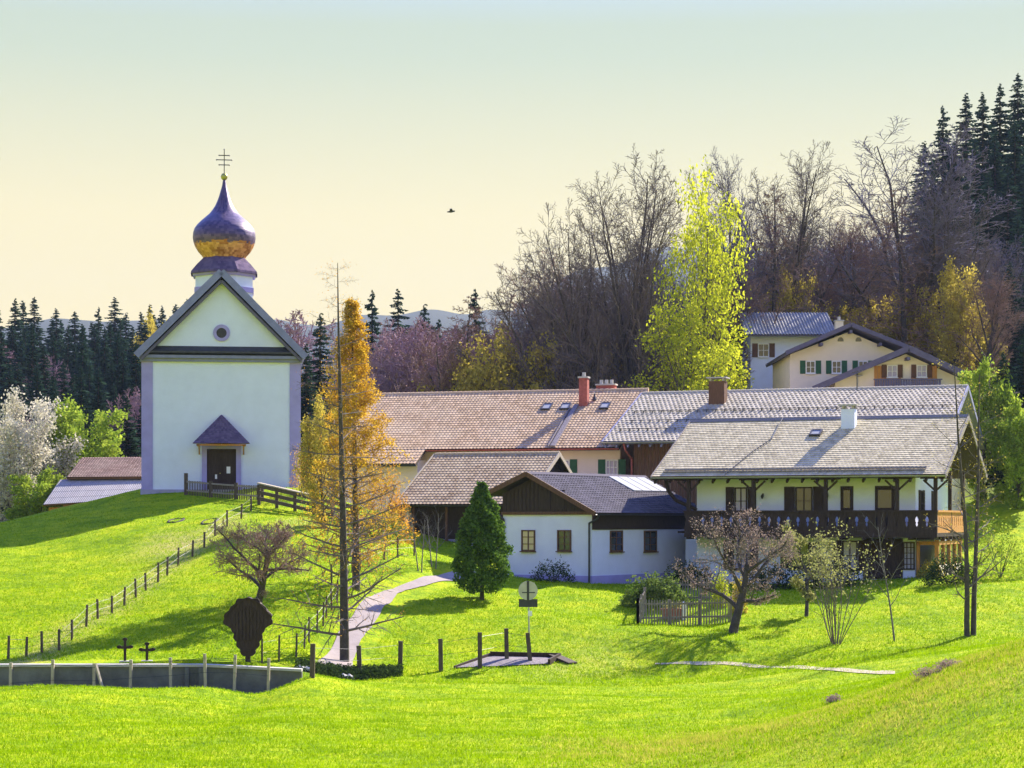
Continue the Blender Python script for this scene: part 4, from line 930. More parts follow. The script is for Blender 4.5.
def segs_arrays(segs, sides, minr=0):
    if not segs: return np.zeros((0,3)), np.zeros((0,4), int)
    A = np.array(segs); a, b_, r0, r1 = A[:, 0:3], A[:, 3:6], np.maximum(A[:, 6], minr), np.maximum(A[:, 7], minr*.8); d = b_-a; d /= np.linalg.norm(d, axis=1)[:, None] + 1e-9
    up = np.where(np.abs(d[:, 2:3]) > .9, [[1., 0, 0]], [[0., 0, 1]]); x = np.cross(d, up); x /= np.linalg.norm(x, axis=1)[:, None]; y = np.cross(d, x)
    t_ = np.arange(sides)*2*np.pi/sides; off = np.cos(t_)[None, :, None]*x[:, None] + np.sin(t_)[None, :, None]*y[:, None]
    V = np.concatenate([a[:, None]+off*r0[:, None, None], b_[:, None]+off*r1[:, None, None]], 1).reshape(-1, 3)
    i = np.arange(sides); j = (i+1) % sides; q_ = np.stack([i, j, sides+j, sides+i], -1)
    return V, (q_[None] + (np.arange(len(A))*2*sides)[:, None, None]).reshape(-1, 4)
def leaves_arrays(P, size, rng, per=3, spread=.15, aspect=.6, flat=0.0):
    P = np.repeat(np.asarray(P), per, 0); n_ = len(P); P = P + rng.normal(0, spread, P.shape)
    a = rng.normal(0, 1, (n_, 3)); a[:, 2] *= (1-flat*.8); a /= np.linalg.norm(a, axis=1)[:, None]; c = rng.normal(0, 1, (n_, 3)); c[:, 2] *= (1-flat*.8)
    bb = np.cross(a, c) if flat == 0 else c - (a*c).sum(1)[:, None]*a; bb /= np.linalg.norm(bb, axis=1)[:, None]
    s_ = size*rng.uniform(.6, 1.3, n_)[:, None]
    V = np.stack([P-a*s_*.5, P+bb*s_*aspect*.5, P+a*s_*.5, P-bb*s_*aspect*.5], 1).reshape(-1, 3)
    return V, np.arange(n_*4).reshape(-1, 4)
def make_tree_meshes(T, name, bark, twig, leaf=None, lsize=.2, per=2, spread=.15, sides=(7, 3), minr=0, lsel=None, seed=0):
    rng = np.random.RandomState(seed+11)
    V, Qq = segs_arrays(T.seg[0], sides[0]); m1 = mesh_np('trunk', V, Qq, bark, True)
    V, Qq = segs_arrays(T.seg[1], sides[1], minr); mi = np.zeros(len(Qq), int); mats = [twig]
    if leaf is not None:
        tp = np.array([t_[0] for t_ in T.tips]); 
        if lsel is not None: tp = tp[lsel(tp, rng)]
        V2, Q2 = leaves_arrays(tp, lsize, rng, per, spread); Qq = np.concatenate([Qq, Q2+len(V)]); V = np.concatenate([V, V2]); mi = np.concatenate([mi, np.ones(len(Q2), int)]); mats = [twig, leaf]
    return m1, mesh_np('crown', V, Qq, mats, False, midx=mi)
def put_tree(meshes, name, label, loc, sc=1, rz=0, group=None, cat='tree', tilt=(0,0), sxy=None):
    t_ = thing(name, label, cat, loc, rz, group, sc)
    if sxy: t_.scale = (sc*sxy, sc*sxy, sc)
    t_.rotation_euler = (tilt[0], tilt[1], rz)
    obj('trunk', meshes[0], t_); obj('crown', meshes[1], t_); return t_

def bare_spec(limbs=8, fork=.30, ang=(12, 48), spread=1.5, n=(9, 7, 6), up=.09):
    return [dict(seg=7, tip=.6, wob=.04, up=.02, trunk_lev=1, leaf_lev=3),
            dict(n=limbs, start=fork, len=spread, ang=ang, rad=.42, seg=8, wob=.06, up=up, tip=.22, shape=lambda f: .72 + .42 * f),
            dict(n=n[0], start=.18, len=.40, ang=(20, 46), rad=.50, seg=5, wob=.10, up=.04, tip=.3),
            dict(n=n[1], start=.12, len=.44, ang=(22, 58), rad=.50, seg=3, wob=.13, up=.03, tip=.35),
            dict(n=n[2], start=.1, len=.50, ang=(20, 60), rad=.50, seg=2, wob=.16, up=.03, tip=.5)]
PR = {}
for i, (cz_, rx_, rz_) in enumerate(((11.0, 7.2, 8.2), (10.5, 6.4, 7.8), (11.5, 6.8, 7.6))):
    T = Tree(100+i, (cz_, rx_, rz_)); T.branch([0,0,-.5], [0,0,1], 7, .46, 0, bare_spec(18, .25, (4, 74), 1.55, (12,8,7), .03)); PR['bare%d' % i] = T
for i, (cz_, rx_, rz_) in enumerate(((10.5, 3.8, 8.5), (10.5, 4.6, 9.0))):   # narrower upright
    T = Tree(120+i, (cz_, rx_, rz_)); T.branch([0,0,-.5], [0,0,1], 9, .36, 0, bare_spec(16, .18, (3, 60), 1.05, (10,8,6), .03)); PR['tall%d' % i] = T
def larch_spec(n=46, L=.20, drop=-.05):
    return [dict(seg=14, tip=.06, wob=.012, up=.05, trunk_lev=0, leaf_lev=1),
            dict(n=n, start=.22, len=L, ang=(70, 95), rad=.28, seg=5, wob=.05, up=.03, shape=lambda f: (1.03-f)**.85*1.35),
            dict(n=9, start=.1, len=.42, ang=(35, 70), rad=.5, seg=3, wob=.10, up=-.02),
            dict(n=5, start=.1, len=.45, ang=(30, 70), rad=.6, seg=2, wob=.14, up=-.04)]
def tops(T): return float(np.percentile([s_[5] for s_ in T.seg[1]], 99.95))
T = Tree(200); T.branch([0,0,-.5], [0,0,1], 16, .20, 0, larch_spec(60, .24)); PR['larchbare'] = T
MESH = {}
MESH['bare0'] = make_tree_meshes(PR['bare0'], 'a', M['bark'], M['twig'], minr=.012)
MESH['bare1'] = make_tree_meshes(PR['bare1'], 'a', M['bark'], M['twig_blue'], minr=.012)
MESH['bare2'] = make_tree_meshes(PR['bare2'], 'a', M['bark'], M['twig'], minr=.012)
MESH['tall0'] = make_tree_meshes(PR['tall0'], 'a', M['bark'], M['twig_warm'], minr=.012)
MESH['tall1'] = make_tree_meshes(PR['tall1'], 'a', M['bark'], M['twig_blue'], minr=.012)
MESH['pink'] = make_tree_meshes(PR['bare1'], 'a', M['twig_pink'], M['twig_pink'], minr=.03)
MESH['larchbare'] = make_tree_meshes(PR['larchbare'], 'a', M['bark'], M['twig_warm'], minr=.014)
HT = {k: tops(PR[{'pink': 'bare1'}.get(k, k)]) for k in MESH}
T = Tree(140, (8.6, 5.2, 7.0)); T.branch([0,0,-.5], [0,0,1], 7, .32, 0, bare_spec(12, .2, (14, 70), 1.3, (9,6,4))); HT['lime'] = tops(T)
MESH['lime'] = make_tree_meshes(T, 'a', M['bark'], M['twig'], M['lime'], .24, 2, .30, lsel=lambda P_, r: r.rand(len(P_)) < .75, seed=1)
T = Tree(141, (6.2, 4.8, 5.2)); T.branch([0,0,-.5], [0,0,1], 5, .28, 0, bare_spec(12, .15, (18, 80), 1.3, (9,6,4))); HT['fresh'] = tops(T); HT['blossom'] = HT['ochre'] = HT['fresh']
MESH['fresh'] = make_tree_meshes(T, 'a', M['bark'], M['twig'], M['limed'], .30, 3, .25, seed=2)
MESH['blossom'] = make_tree_meshes(T, 'a', M['bark'], M['twig'], M['blossom'], .20, 3, .25, seed=3)
MESH['ochre'] = make_tree_meshes(T, 'a', M['bark'], M['twig_warm'], M['ochre'], .24, 2, .25, seed=4)

def spruce(seed, Ht, rad, mt, dens=1.0):
    rng = np.random.RandomState(seed); r_ = random.Random(seed); V, segs = [], []
    nw = int(Ht*2.4)
    for i in range(nw):
        f = (i+.5)/nw; z = Ht*(.10+.89*f); Lr = rad*(1-f)**.82*(.9+.25*r_.random())+.15
        z0w = z
        for k in range(int(8+3*(1-f))):
            z = z0w + r_.uniform(-.3, .3); a = r_.random()*6.283; L = Lr*r_.uniform(.5, 1.22); droop = .28+.25*(1-f)
            nseg = max(3, int(L*3.2*dens))
            for s_ in range(nseg):
                u = (s_+.6)/nseg; x, y = math.cos(a)*L*u, math.sin(a)*L*u; zz_ = z - droop*L*u + .22*L*u*u
                wdt = (.34*(1-u)+.16)*min(1, L)*1.1; ln = L/nseg*1.9
                ca, sa = math.cos(a), math.sin(a); dz = r_.uniform(-.10, .02)
                for side in (-1, 1):
                    V += [(x-ca*ln*.3, y-sa*ln*.3, zz_+.03), (x+ca*ln*.5+(-sa)*side*wdt*.25, y+sa*ln*.5+ca*side*wdt*.25, zz_+dz), (x+(-sa)*side*wdt, y+ca*side*wdt, zz_-.14+dz)]
    V = np.array(V)+rng.normal(0, .03, (len(V), 3)); Qq = np.arange(len(V)).reshape(-1, 3)
    # inner needles close to the stem
    T = MB(); T.tube((0,0,-1), (0,0,Ht*.5), Ht*.012, Ht*.008, 7); T.tube((0,0,Ht*.5), (0,0,Ht*.99), Ht*.008, .015, 7)
    me0 = bpy.data.meshes.new('trunk'); me0.from_pydata(T.v, [], T.f); me0.materials.append(M['bark']); me0.update()
    return me0, mesh_np('crown', V, Qq, mt)
for i, (h_, r_) in enumerate(((22, 3.0), (20, 2.6), (24, 3.5))): MESH['spruce%d' % i] = spruce(300+i, h_, r_, M['spruce']); HT['spruce%d' % i] = h_*.99

def crown_mid(me):
    c = np.empty(len(me.vertices)*3, np.float32); me.vertices.foreach_get('co', c); c = c.reshape(-1, 3); return float((np.percentile(c[:,0], 3)+np.percentile(c[:,0], 97))/2), float(np.median(c[:,1]))
MID = {k: crown_mid(v[1]) for k, v in MESH.items()}
def tree_px(kind, name, label, px, ytop, Y, group=None, rz=0, sxy=None, cat='tree'):
    """tree whose trunk stands on the slope at distance Y under image column px, grown until its top reaches row ytop"""
    if 390 < px < 1000 and 133 < Y < 200 and 'fresh' not in kind and not (780 < px < 795 and Y < 153): Y += 20
    g_ = GYp(px, Y); h_ = (CAMZ + (HY-ytop)/F*Y) - g_.z; k_s = h_/HT[kind]*(sxy or 1); mx_, my_ = MID[kind]
    if 'spruce' not in kind: g_ = Vector((g_.x - k_s*(mx_*math.cos(rz)-my_*math.sin(rz)), g_.y, 0)); g_.z = H(g_.x, g_.y)
    return put_tree(MESH[kind], name, label, g_, h_/HT[kind], rz, group, cat, sxy=sxy)

# bare giants and young green trees behind the farm (right half)
tree_px('bare0', 'bare_tree', 'huge bare many-limbed tree behind the brown roof, left of the lime green tree', 628, 150, 143, rz=.4, sxy=.95)
tree_px('bare2', 'bare_tree', 'bare tree leaning out at the left edge of the huge bare tree, lower crown', 574, 205, 146, rz=2.0, sxy=.85)
tree_px('lime', 'young_leaved_tree', 'tall tree with bright lime young leaves between the two groups of bare trees', 700, 166, 139, rz=1.0, sxy=.56)
tree_px('lime', 'young_leaved_tree', 'low spreading lime green tree directly behind the grey pantile roof', 692, 298, 134, rz=2.2, sxy=1.1)
tree_px('bare1', 'bare_tree', 'bare bluish tree immediately right of the tall lime green tree', 728, 148, 156, rz=.2, sxy=.62)
tree_px('bare2', 'bare_tree', 'bare fan shaped tree behind the ribbed metal roof', 792, 147, 160, rz=3.0, sxy=1.0)
tree_px('larchbare', 'bare_larch', 'ruddy cone shaped leafless larch between the bare trees behind the ribbed metal roof', 773, 183, 154, rz=0, sxy=1.2)
tree_px('ochre', 'young_leaved_tree', 'slim ochre leaved tree just above the ribbed metal roof', 787, 268, 156, rz=1, sxy=.55)
tree_px('tall1', 'bare_tree', 'tallest bare tree on the right, pale fine twigs above the chalet', 903, 124, 162, rz=0, sxy=1.7)
tree_px('larchbare', 'bare_larch', 'dark cone shaped leafless larch above the chalet roof', 898, 190, 155, rz=2, sxy=1.5)
tree_px('bare0', 'bare_tree', 'broad bare tree between chalet and dark spruces, far right', 952, 178, 158, rz=2.6, sxy=.95)
tree_px('tall0', 'bare_tree', 'ruddy bare tree left of the tallest bare tree, over the white gabled house', 850, 215, 163, rz=1.4, sxy=1.25)
tree_px('ochre', 'young_leaved_tree', 'yellowish leafing tree at the right, above the chalet roof end', 952, 262, 152, rz=2.0, sxy=.7)
tree_px('fresh', 'young_leaved_tree', 'yellow green tree beside the right end of the grey pantile roof', 1018, 400, 128, rz=2.0, sxy=.9)
tree_px('ochre', 'young_leaved_tree', 'golden leafing tree rising over the brown roof ridge left of its chimneys', 508, 330, 146, rz=.5, sxy=.8)
for px, yt, Y, k, lab, s_ in ((470, 296, 152, 'larchbare', 'ruddy leafless larch above the middle of the brown roof ridge', 1.35), (507, 290, 158, 'larchbare', 'ruddy leafless larch standing behind the golden leafing tree', 1.25),
        (541, 258, 156, 'tall0', 'ruddy bare tree left of the huge bare tree', 1.5), (445, 328, 150, 'tall0', 'short ruddy bare tree over the left part of the brown roof ridge', 1.7),
        (400, 318, 168, 'pink', 'wide pinkish grey bare tree above the left end of the brown roof', 1.2), (424, 330, 160, 'pink', 'smaller pinkish grey bare tree right of the wide one above the brown roof', 1.1), (284, 310, 190, 'pink', 'pinkish bare tree peeping over the chapel eaves on the right', 1.2), (560, 300, 150, 'bare1', 'small bare tree in front of the ruddy bare tree left of the huge bare tree', 1.0),
        (650, 250, 150, 'bare1', 'bluish bare tree showing through between huge bare tree and lime tree', 1.0), (740, 260, 148, 'tall0', 'ruddy bare tree behind the lime tree by the ribbed metal roof', 1.3),
        (825, 265, 168, 'tall0', 'ruddy bare tree just behind the ribbed metal roof, right end', 1.5), (922, 250, 166, 'tall1', 'bare tree behind the dark larch above the chalet', 1.5), (985, 270, 150, 'tall0', 'ruddy bare tree at the right edge below the spruces', 1.5),
        (600, 290, 150, 'tall0', 'ruddy bare tree among the stems of the huge bare tree', 1.5), (865, 290, 168, 'bare1', 'low bare tree behind the gabled house with two vents', 1.2)):
    tree_px(k, 'bare_tree' if 'larch' not in k else 'bare_larch', lab, px, yt, Y, rz=px*.37, sxy=s_)
rr = random.Random(77)
for i in range(22):
    px = 392 + i*7.8 + rr.uniform(-4, 4); Y = rr.uniform(158, 195); tree_px(rr.choice(['tall0', 'pink', 'larchbare', 'pink', 'tall0', 'bare1']), 'bare_tree', 'slender bare tree in the thicket over the brown roof', px, rr.uniform(322, 352), Y, 'bare trees of the thicket behind the brown roof', rz=rr.random()*6, sxy=rr.uniform(1.2, 1.7))
for i in range(24):
    px = 725 + i*12 + rr.uniform(-5, 5); Y = rr.uniform(166, 195); tree_px(rr.choice(['tall0', 'bare1', 'bare2', 'tall1', 'larchbare']), 'bare_tree', 'bare tree in the thicket on the slope above the upper houses', px, rr.uniform(215, 262), Y, 'bare trees of the thicket above the upper houses', rz=rr.random()*6, sxy=rr.uniform(1.0, 1.4))
for i, (px, yt) in enumerate(((470, 352), (545, 345), (588, 338), (612, 352), (655, 345), (742, 330), (800, 300), (868, 300), (905, 290), (930, 310), (975, 300), (760, 300), (840, 312), (962, 330))):
    tree_px('ochre', 'young_leaved_tree', 'low yellowish leafing tree in the understorey below the bare trees', px, yt, 150 if px < 700 else 158, 'yellowish leafing trees under the bare trees', rz=px*.7, sxy=.8)
for i in range(9):
    px = 560 + i*19 + rr.uniform(-5, 5); Y = rr.uniform(150, 175); tree_px(rr.choice(['tall0', 'bare1', 'bare2']), 'bare_tree', 'lower bare tree in the thicket among the huge bare tree stems', px, rr.uniform(262, 300), Y, 'bare trees among the huge tree stems', rz=rr.random()*6, sxy=rr.uniform(1.1, 1.5))
for px, yt, Y, lab, k in ((320, 314, 165, 'dark spruce right beside the chapel wall', 0), (372, 291, 200, 'slender spruce behind the golden larch', 1), (398, 290, 195, 'spruce topping the pinkish bare trees', 2), (424, 305, 200, 'rounder spruce right of the one topping the pinkish trees', 0), (438, 320, 175, 'small dark spruce at the right edge of the pinkish trees', 1), (475, 290, 175, 'spruce tip rising behind the ruddy larches', 1), (306, 345, 158, 'short spruce between the chapel and the taller dark spruce', 2)):
    tree_px('spruce%d' % k, 'spruce', lab, px, yt, Y, rz=px*.3, sxy=1.15)
# forest left of and behind the chapel
rr = random.Random(8)
FOR = []
for row, (Y, n_, yt) in enumerate(((186, 15, 398), (206, 16, 372), (228, 17, 352), (252, 18, 330), (280, 19, 314), (305, 20, 308))):
    for i in range(n_):
        px = -25 + (i + rr.uniform(-.35, .35)) * 250/n_; 
        if row < 2 and px > 190: continue
        FOR.append((px, yt + rr.uniform(-12, 16), Y + rr.uniform(-8, 8)))
for i, (px, yt, Y) in enumerate(FOR):
    if rr.random() < .10: tree_px('pink', 'bare_tree', 'pinkish bare tree mixed into the dark spruce forest behind the shed', px, yt+16, Y-6, group='bare trees in the left forest', rz=i, sxy=.9); continue
    tree_px('spruce%d' % (i % 3), 'spruce', 'dark spruce in the forest that rises behind the shed and the chapel', px, yt, Y, group='spruces of the left forest', rz=i*1.3, sxy=rr.uniform(1.15, 1.6))
tree_px('ochre', 'young_leaved_tree', 'small ochre tree glowing among the spruces at the top left of the chapel gable', 153, 314, 262, rz=1, sxy=.5)
tree_px('fresh', 'young_leaved_tree', 'round lime green tree behind the shed roof left of the chapel', 76, 402, 153, rz=1, sxy=1.0)
tree_px('blossom', 'blossoming_tree', 'white blossoming tree at the left edge beside the shed', 22, 392, 148, rz=2, sxy=1.0)
tree_px('fresh', 'young_leaved_tree', 'green bush sized tree under the blossoming tree by the shed', 44, 470, 144, rz=4, sxy=1.3)
# spruces on the right hill
for i, (px, yt, Y) in enumerate(((924, 142, 236), (943, 106, 238), (966, 94, 240), (983, 93, 232), (1000, 84, 236), (1018, 74, 240), (1035, 66, 236), (932, 160, 225), (955, 140, 226), (975, 138, 222), (995, 130, 224), (1015, 120, 222), (1030, 125, 215), (948, 180, 214), (968, 178, 212), (988, 172, 210), (1008, 165, 210), (1028, 170, 205), (975, 220, 200), (997, 212, 198), (1018, 215, 196), (958, 230, 202), (985, 262, 188), (1010, 262, 186), (1030, 258, 184))):
    t_ = tree_px('spruce%d' % (i % 3), 'spruce', 'dark spruce of the stand climbing the hill at the far right edge', px, yt, Y, group='spruces on the right hill', rz=i*1.7, sxy=1.25)
    if i < 4: t_['label'] = ('leftmost and lowest spruce on the skyline of the right hill', 'second skyline spruce from the left on the right hill', 'third skyline spruce from the left on the right hill', 'fourth skyline spruce from the left on the right hill')[i]

tree_px('fresh', 'young_leaved_tree', 'yellow green tree squeezed between the chalet and the end of the grey pantile roof', 982, 362, 131, rz=3, sxy=.7)
tree_px('spruce1', 'spruce', 'dark young spruce beyond the right end of the grey pantile roof', 1003, 352, 131, rz=1, sxy=1.3)
tree_px('spruce0', 'spruce', 'dark spruce at the right edge behind the yellow green tree', 1024, 335, 133, rz=1, sxy=1.3)
# ---- near trees
# thin bare larch in front, golden larch behind it
def larch_at(name, label, px, py, ytop, wood_m, twig_m, leaf_m, n_b, Lb, lsz, per, seed, r0, lsel=None, start=.22, y0=60, spread=.12):
    g_ = G(px, py, y0); Ht = CAMZ + (HY-ytop)/F*g_.y - g_.z
    S = larch_spec(n_b, Lb); S[1]['start'] = start; S[0]['wob'] = .004
    if seed == 401: S[1]['shape'] = lambda f: .22+(1.03-f)**.8; S[1]['rad'] = .35
    S[0]['seg'] = 16; S[0]['seg'] = 16
    T = Tree(seed); T.branch([0,0,-.3], [0,0,1], Ht+.3, r0, 0, S)
    ms = make_tree_meshes(T, 'a', wood_m, twig_m, leaf_m, lsz, per, spread, lsel=lsel, seed=seed, sides=(9, 3)); return put_tree(ms, name, label, g_)
larch_at('larch', 'tall thin larch with nearly bare grey top standing by the road, nearest of the two', 344.5, 662, 263, M['bark'], M['twig'], M['orange'], 64, .145, .055, 1, 401, .20,
         lsel=lambda P_, r: (r.rand(len(P_)) < np.where(P_[:, 2] > 9, .15, .45)), start=.08, y0=72)
larch_at('larch', 'golden needled larch glowing behind the thin grey one beside the road', 356, 590, 303, M['bark'], M['twig_warm'], M['golden'], 95, .155, .10, 4, 402, .19,
         lsel=lambda P_, r: (r.rand(len(P_)) < np.where(P_[:, 2] > 5.5, .9, .38)), start=.10, y0=80, spread=.10)
o = tree_px('ochre', 'young_leaved_tree', 'orange leafed bushy tree between the chapel corner and the golden larch', 322, 395, 104, rz=1, sxy=.55); 
def old_fruit(name, label, px, py, H_, seed, leafm, lsz, per, ang=(35, 70), lean=(0, 0, 1), r0=.16, twm='twig', y0=60, up=.02, limbs=6, rz=0, n=(6,6,5), spread=.9, fork=.35, minr=.005, env=None):
    g_ = G(px, py, y0); T = Tree(seed, env)
    S = [dict(seg=6, tip=.5, wob=.07, up=.0, trunk_lev=1, leaf_lev=3), dict(n=limbs, start=fork, len=spread, ang=ang, rad=.6, seg=6, wob=.15, up=up),
         dict(n=n[0], start=.25, len=.55, ang=(30, 65), rad=.5, seg=4, wob=.18, up=.04), dict(n=n[1], start=.15, len=.5, ang=(30, 65), rad=.5, seg=3, wob=.18, up=.05), dict(n=n[2], start=.1, len=.5, ang=(25, 60), rad=.6, seg=2, wob=.2, up=.05)]
    l = Vector(lean).normalized(); T.branch([0,0,-.2], list(l), H_, r0, 0, S)
    return put_tree(make_tree_meshes(T, 'a', M['bark'], M[twm], M[leafm] if leafm else None, lsz, per, .08, seed=seed, minr=minr), name, label, g_, rz=rz)
old_fruit('fruit_tree', 'gnarled leafless fruit tree with wide low crown behind the dark wayside shrine', 256, 612, 2.9, 501, 'bud', .035, 1, lean=(.22,0,1), r0=.18, y0=76, limbs=11, spread=1.15, n=(10,8,6), twm='twig_warm', minr=.009, ang=(30,85), env=(2.6, 2.5, 1.5))
old_fruit('fruit_tree', 'dark trunked fruit tree with pinkish brown buds before the balcony house', 732, 633, 3.2, 512, 'bud', .075, 1, ang=(30, 75), lean=(.12,0,1), r0=.22, y0=76, limbs=8, fork=.35, spread=.9, n=(9,6,5), minr=.007, env=(3.5, 3.0, 2.2))
# multi-stemmed shrub with pale olive leaves
def shrub(name, label, px, py, H_, stems, seed, leafm, lsz, per, twm='twig', sprd=25, y0=60, r0=.03, leaf_from=.45, n=(5,5), cat='shrub', Y=None, tn=.35):
    g_ = G(px, py, y0) if Y is None else GYp(px, Y); T = Tree(seed)
    S = [dict(seg=6, tip=.35, wob=.06 if stems > 2 else .02, up=.05, trunk_lev=0, leaf_lev=1), dict(n=n[0], start=.3, len=tn, ang=(20, 50), rad=.6, seg=4, wob=.12, up=.05), dict(n=n[1], start=.1, len=.5, ang=(25, 60), rad=.6, seg=2, wob=.15, up=.04)]
    r_ = random.Random(seed)
    for k in range(stems):
        a = r_.random()*6.28; t_ = R(r_.uniform(3, sprd)); T.branch([math.cos(a)*.15, math.sin(a)*.15, -.1], [math.cos(a)*math.sin(t_), math.sin(a)*math.sin(t_), math.cos(t_)], H_*r_.uniform(.75, 1.05), r0, 0, S)
    ms = make_tree_meshes(T, 'a', M[twm], M[twm], M[leafm] if leafm else None, lsz, per, .08, lsel=lambda P_, r: P_[:, 2] > H_*leaf_from*r.uniform(.7, 1.3, len(P_)), seed=seed, sides=(5, 3))
    t_ = thing(name, label, cat, g_); obj('stems', ms[0], t_); obj('foliage', ms[1], t_); return t_
shrub('shrub', 'tall many-stemmed shrub with bare lower stems and pale olive leaves on the lawn', 836, 644, 4.6, 16, 601, 'olive', .11, 1, sprd=32, r0=.022, leaf_from=.5, n=(6,5))
old_fruit('fruit_tree', 'small leafing fruit tree left of the many-stemmed shrub, crown touching it', 806, 617, 2.6, 515, 'olive', .11, 2, ang=(25, 60), r0=.10, y0=80, limbs=8, spread=.8, n=(6,5,5), env=(3.0, 1.7, 1.6))
shrub('sapling', 'slim sapling with a few upswept pale shoots on the lawn before the big double door', 898, 641, 5.2, 1, 611, None, .1, 1, sprd=4, r0=.045, n=(10,3), cat='sapling', twm='bark_grey', tn=.4)
for px, yt, sd_, lab, tl in ((967, 356, 621, 'slender young tree, left one of the pair by the right corner of the lawn', .0), (973, 366, 622, 'slender young tree, right one of the pair leaning outward at the lawn corner', .05)):
    g_ = G(px, 636, 76); Ht = CAMZ+(HY-yt)/F*g_.y - g_.z
    T = Tree(sd_); S = [dict(seg=12, tip=.12, wob=.02, up=.04, trunk_lev=0, leaf_lev=2), dict(n=26, start=.15, len=.17, ang=(45, 80), rad=.4, seg=5, wob=.08, up=.05), dict(n=5, start=.1, len=.45, ang=(30, 60), rad=.5, seg=3, wob=.12, up=-.02), dict(n=3, start=.1, len=.4, ang=(30, 60), rad=.6, seg=2, wob=.1, up=-.05)]
    T.branch([0,0,-.3], [tl,0,1], Ht, .13, 0, S)
    put_tree(make_tree_meshes(T, 'a', M['bark'], M['twig'], M['ochre'], .06, 1, .06, lsel=lambda P_, r: r.rand(len(P_)) < .5, seed=sd_), 'young_tree', lab, g_)
for px, py, H_, sd_, lab in ((421, 572, 3.2, 631, 'thin bare sapling beside the stakes where the road bends'), (434, 568, 3.6, 632, 'pale bare sapling in front of the low barn, nearer the small conifer')):
    shrub('sapling', lab, px, py, H_, 2, sd_, None, .1, 1, sprd=8, r0=.035, n=(9,4), cat='sapling', twm='bark_grey', tn=.4)
# small dense conifer
g_ = G(482, 600, 80); Hc = CAMZ+(HY-484)/F*g_.y-g_.z
rng = np.random.RandomState(5); n_ = 9000; f = rng.rand(n_)**.8; a = rng.rand(n_)*2*np.pi
prof = np.interp(f, [0, .08, .25, .45, .7, .88, 1], [.55, 1.0, 1.12, 1.02, .70, .34, .05]); lump = 1 + .16*np.sin(a*5+f*19) + .14*np.sin(a*3-f*31+1) + .09*np.sin(a*9+f*50)
rad = prof*lump*(.72+.30*rng.rand(n_)**.5)*1.02
Pc = np.c_[np.cos(a)*rad, np.sin(a)*rad, .35+f*(Hc-.35)]
V, Qq = leaves_arrays(Pc, .17, rng, 2, .05); t_ = thing('dwarf_conifer', 'small dense dark green conifer standing on the lawn left of the white outbuilding', 'tree', g_)
q = MB(); q.tube((0,0,-.2), (0,0,Hc*.9), .11, .02, 7); q.build('trunk', M['bark'], t_); obj('crown', mesh_np('crown', V, Qq, M['yew']), t_)
# bushes
def bush(name, label, px, py, w_, h_, d_, m_, lsz=.10, n_=2500, seed=1, Y=None, y0=60, group=None, cat='bush'):
    g_ = G(px, py, y0) if Y is None else GYp(px, Y); rng = np.random.RandomState(seed)
    v = rng.normal(0, 1, (n_, 3)); v /= np.linalg.norm(v, axis=1)[:, None]; v[:, 2] = np.abs(v[:, 2]); a = np.arctan2(v[:, 1], v[:, 0])
    r_ = (.62+.38*rng.rand(n_)**.6)*(1+.14*np.sin(a*4+seed)+.12*np.sin(a*7+v[:, 2]*6)+.1*np.sin(v[:, 2]*9+a*2))
    P_ = v*r_[:, None]*np.array([w_/2, d_/2, h_]); V, Qq = leaves_arrays(P_, lsz, rng, 2, .05)
    t_ = thing(name, label, cat, g_, 0, group)
    q = MB(); rq = random.Random(seed)
    for k in range(7): aa_ = rq.random()*6.28; q.tube((0,0,-.1), (math.cos(aa_)*w_*.28, math.sin(aa_)*d_*.28, h_*.7), .025, .01, 5)
    q.build('stems', M['bark'], t_); obj('foliage', mesh_np('foliage', V, Qq, m_), t_); return t_
bush('bush', 'rounded glossy green laurel bush behind the picket fence', 655, 607, 2.9, 1.35, 1.6, M['laurel'], .14, 2600, 1, y0=84)
bush('bush', 'bright yellow green bush inside the right end of the picket fence', 721, 607, .8, 1.5, .8, M['lime'], .11, 700, 2, y0=84)
bush('bush', 'dried ochre bush just behind the dark fruit tree trunk', 739, 613, .7, 1.5, .7, M['ochre'], .11, 700, 3, y0=84)
bush('bush', 'dark bush against the front of the white outbuilding', 553, 582, 2.2, 1.0, .9, M['dull'], .09, 900, 4, y0=90)
for i, (px, py, w_, h_, lab, m_) in enumerate(((690, 588, 2.6, 1.2, 'dark bush below the corner between outbuilding and balcony house', 'dull'), (775, 589, 3.6, 1.2, 'low dark bush under the balcony, left of the wall lamp window', 'dull'), (830, 588, 3.2, 1.5, 'dark leafy bush below the purple reflecting ground floor window', 'dull'), (949, 584, 2.6, 1.3, 'dark bush by the veranda at the right end of the balcony house', 'dull'), (930, 578, 1.1, .7, 'small ochre bush at the veranda corner', 'ochre'), (1000, 578, 3.0, 2.6, 'bright green bush beyond the veranda at the right edge', 'limed'))):
    bush('bush', lab, px, py, w_, h_, 1.2, M[m_], .11, 1500, 20+i, y0=88)
bush('bush', 'orange brown shrub at the right foot of the chapel', 303, 492, 1.5, 2.6, 1.2, M['orange'], .07, 900, 31, Y=116)
bush('bush', 'orange shrub beside the grey blue tank box near the chapel', 318, 500, 1.3, 3.2, 1.2, M['ochre'], .09, 900, 32, Y=116)
bush('bush', 'olive green hedge bush at the foot of the golden larch', 375, 545, 3.2, 1.5, 1.5, M['laurel'], .11, 1500, 33, Y=105)
bush('bush', 'orange tinted shrub below the barn corner', 398, 528, 1.6, 2.6, 1.2, M['orange'], .09, 1100, 34, Y=107)
bush('bush', 'orange bush below the left end of the low barn roof', 384, 512, 2.4, 3.2, 1.4, M['orange'], .10, 1500, 36, Y=113)
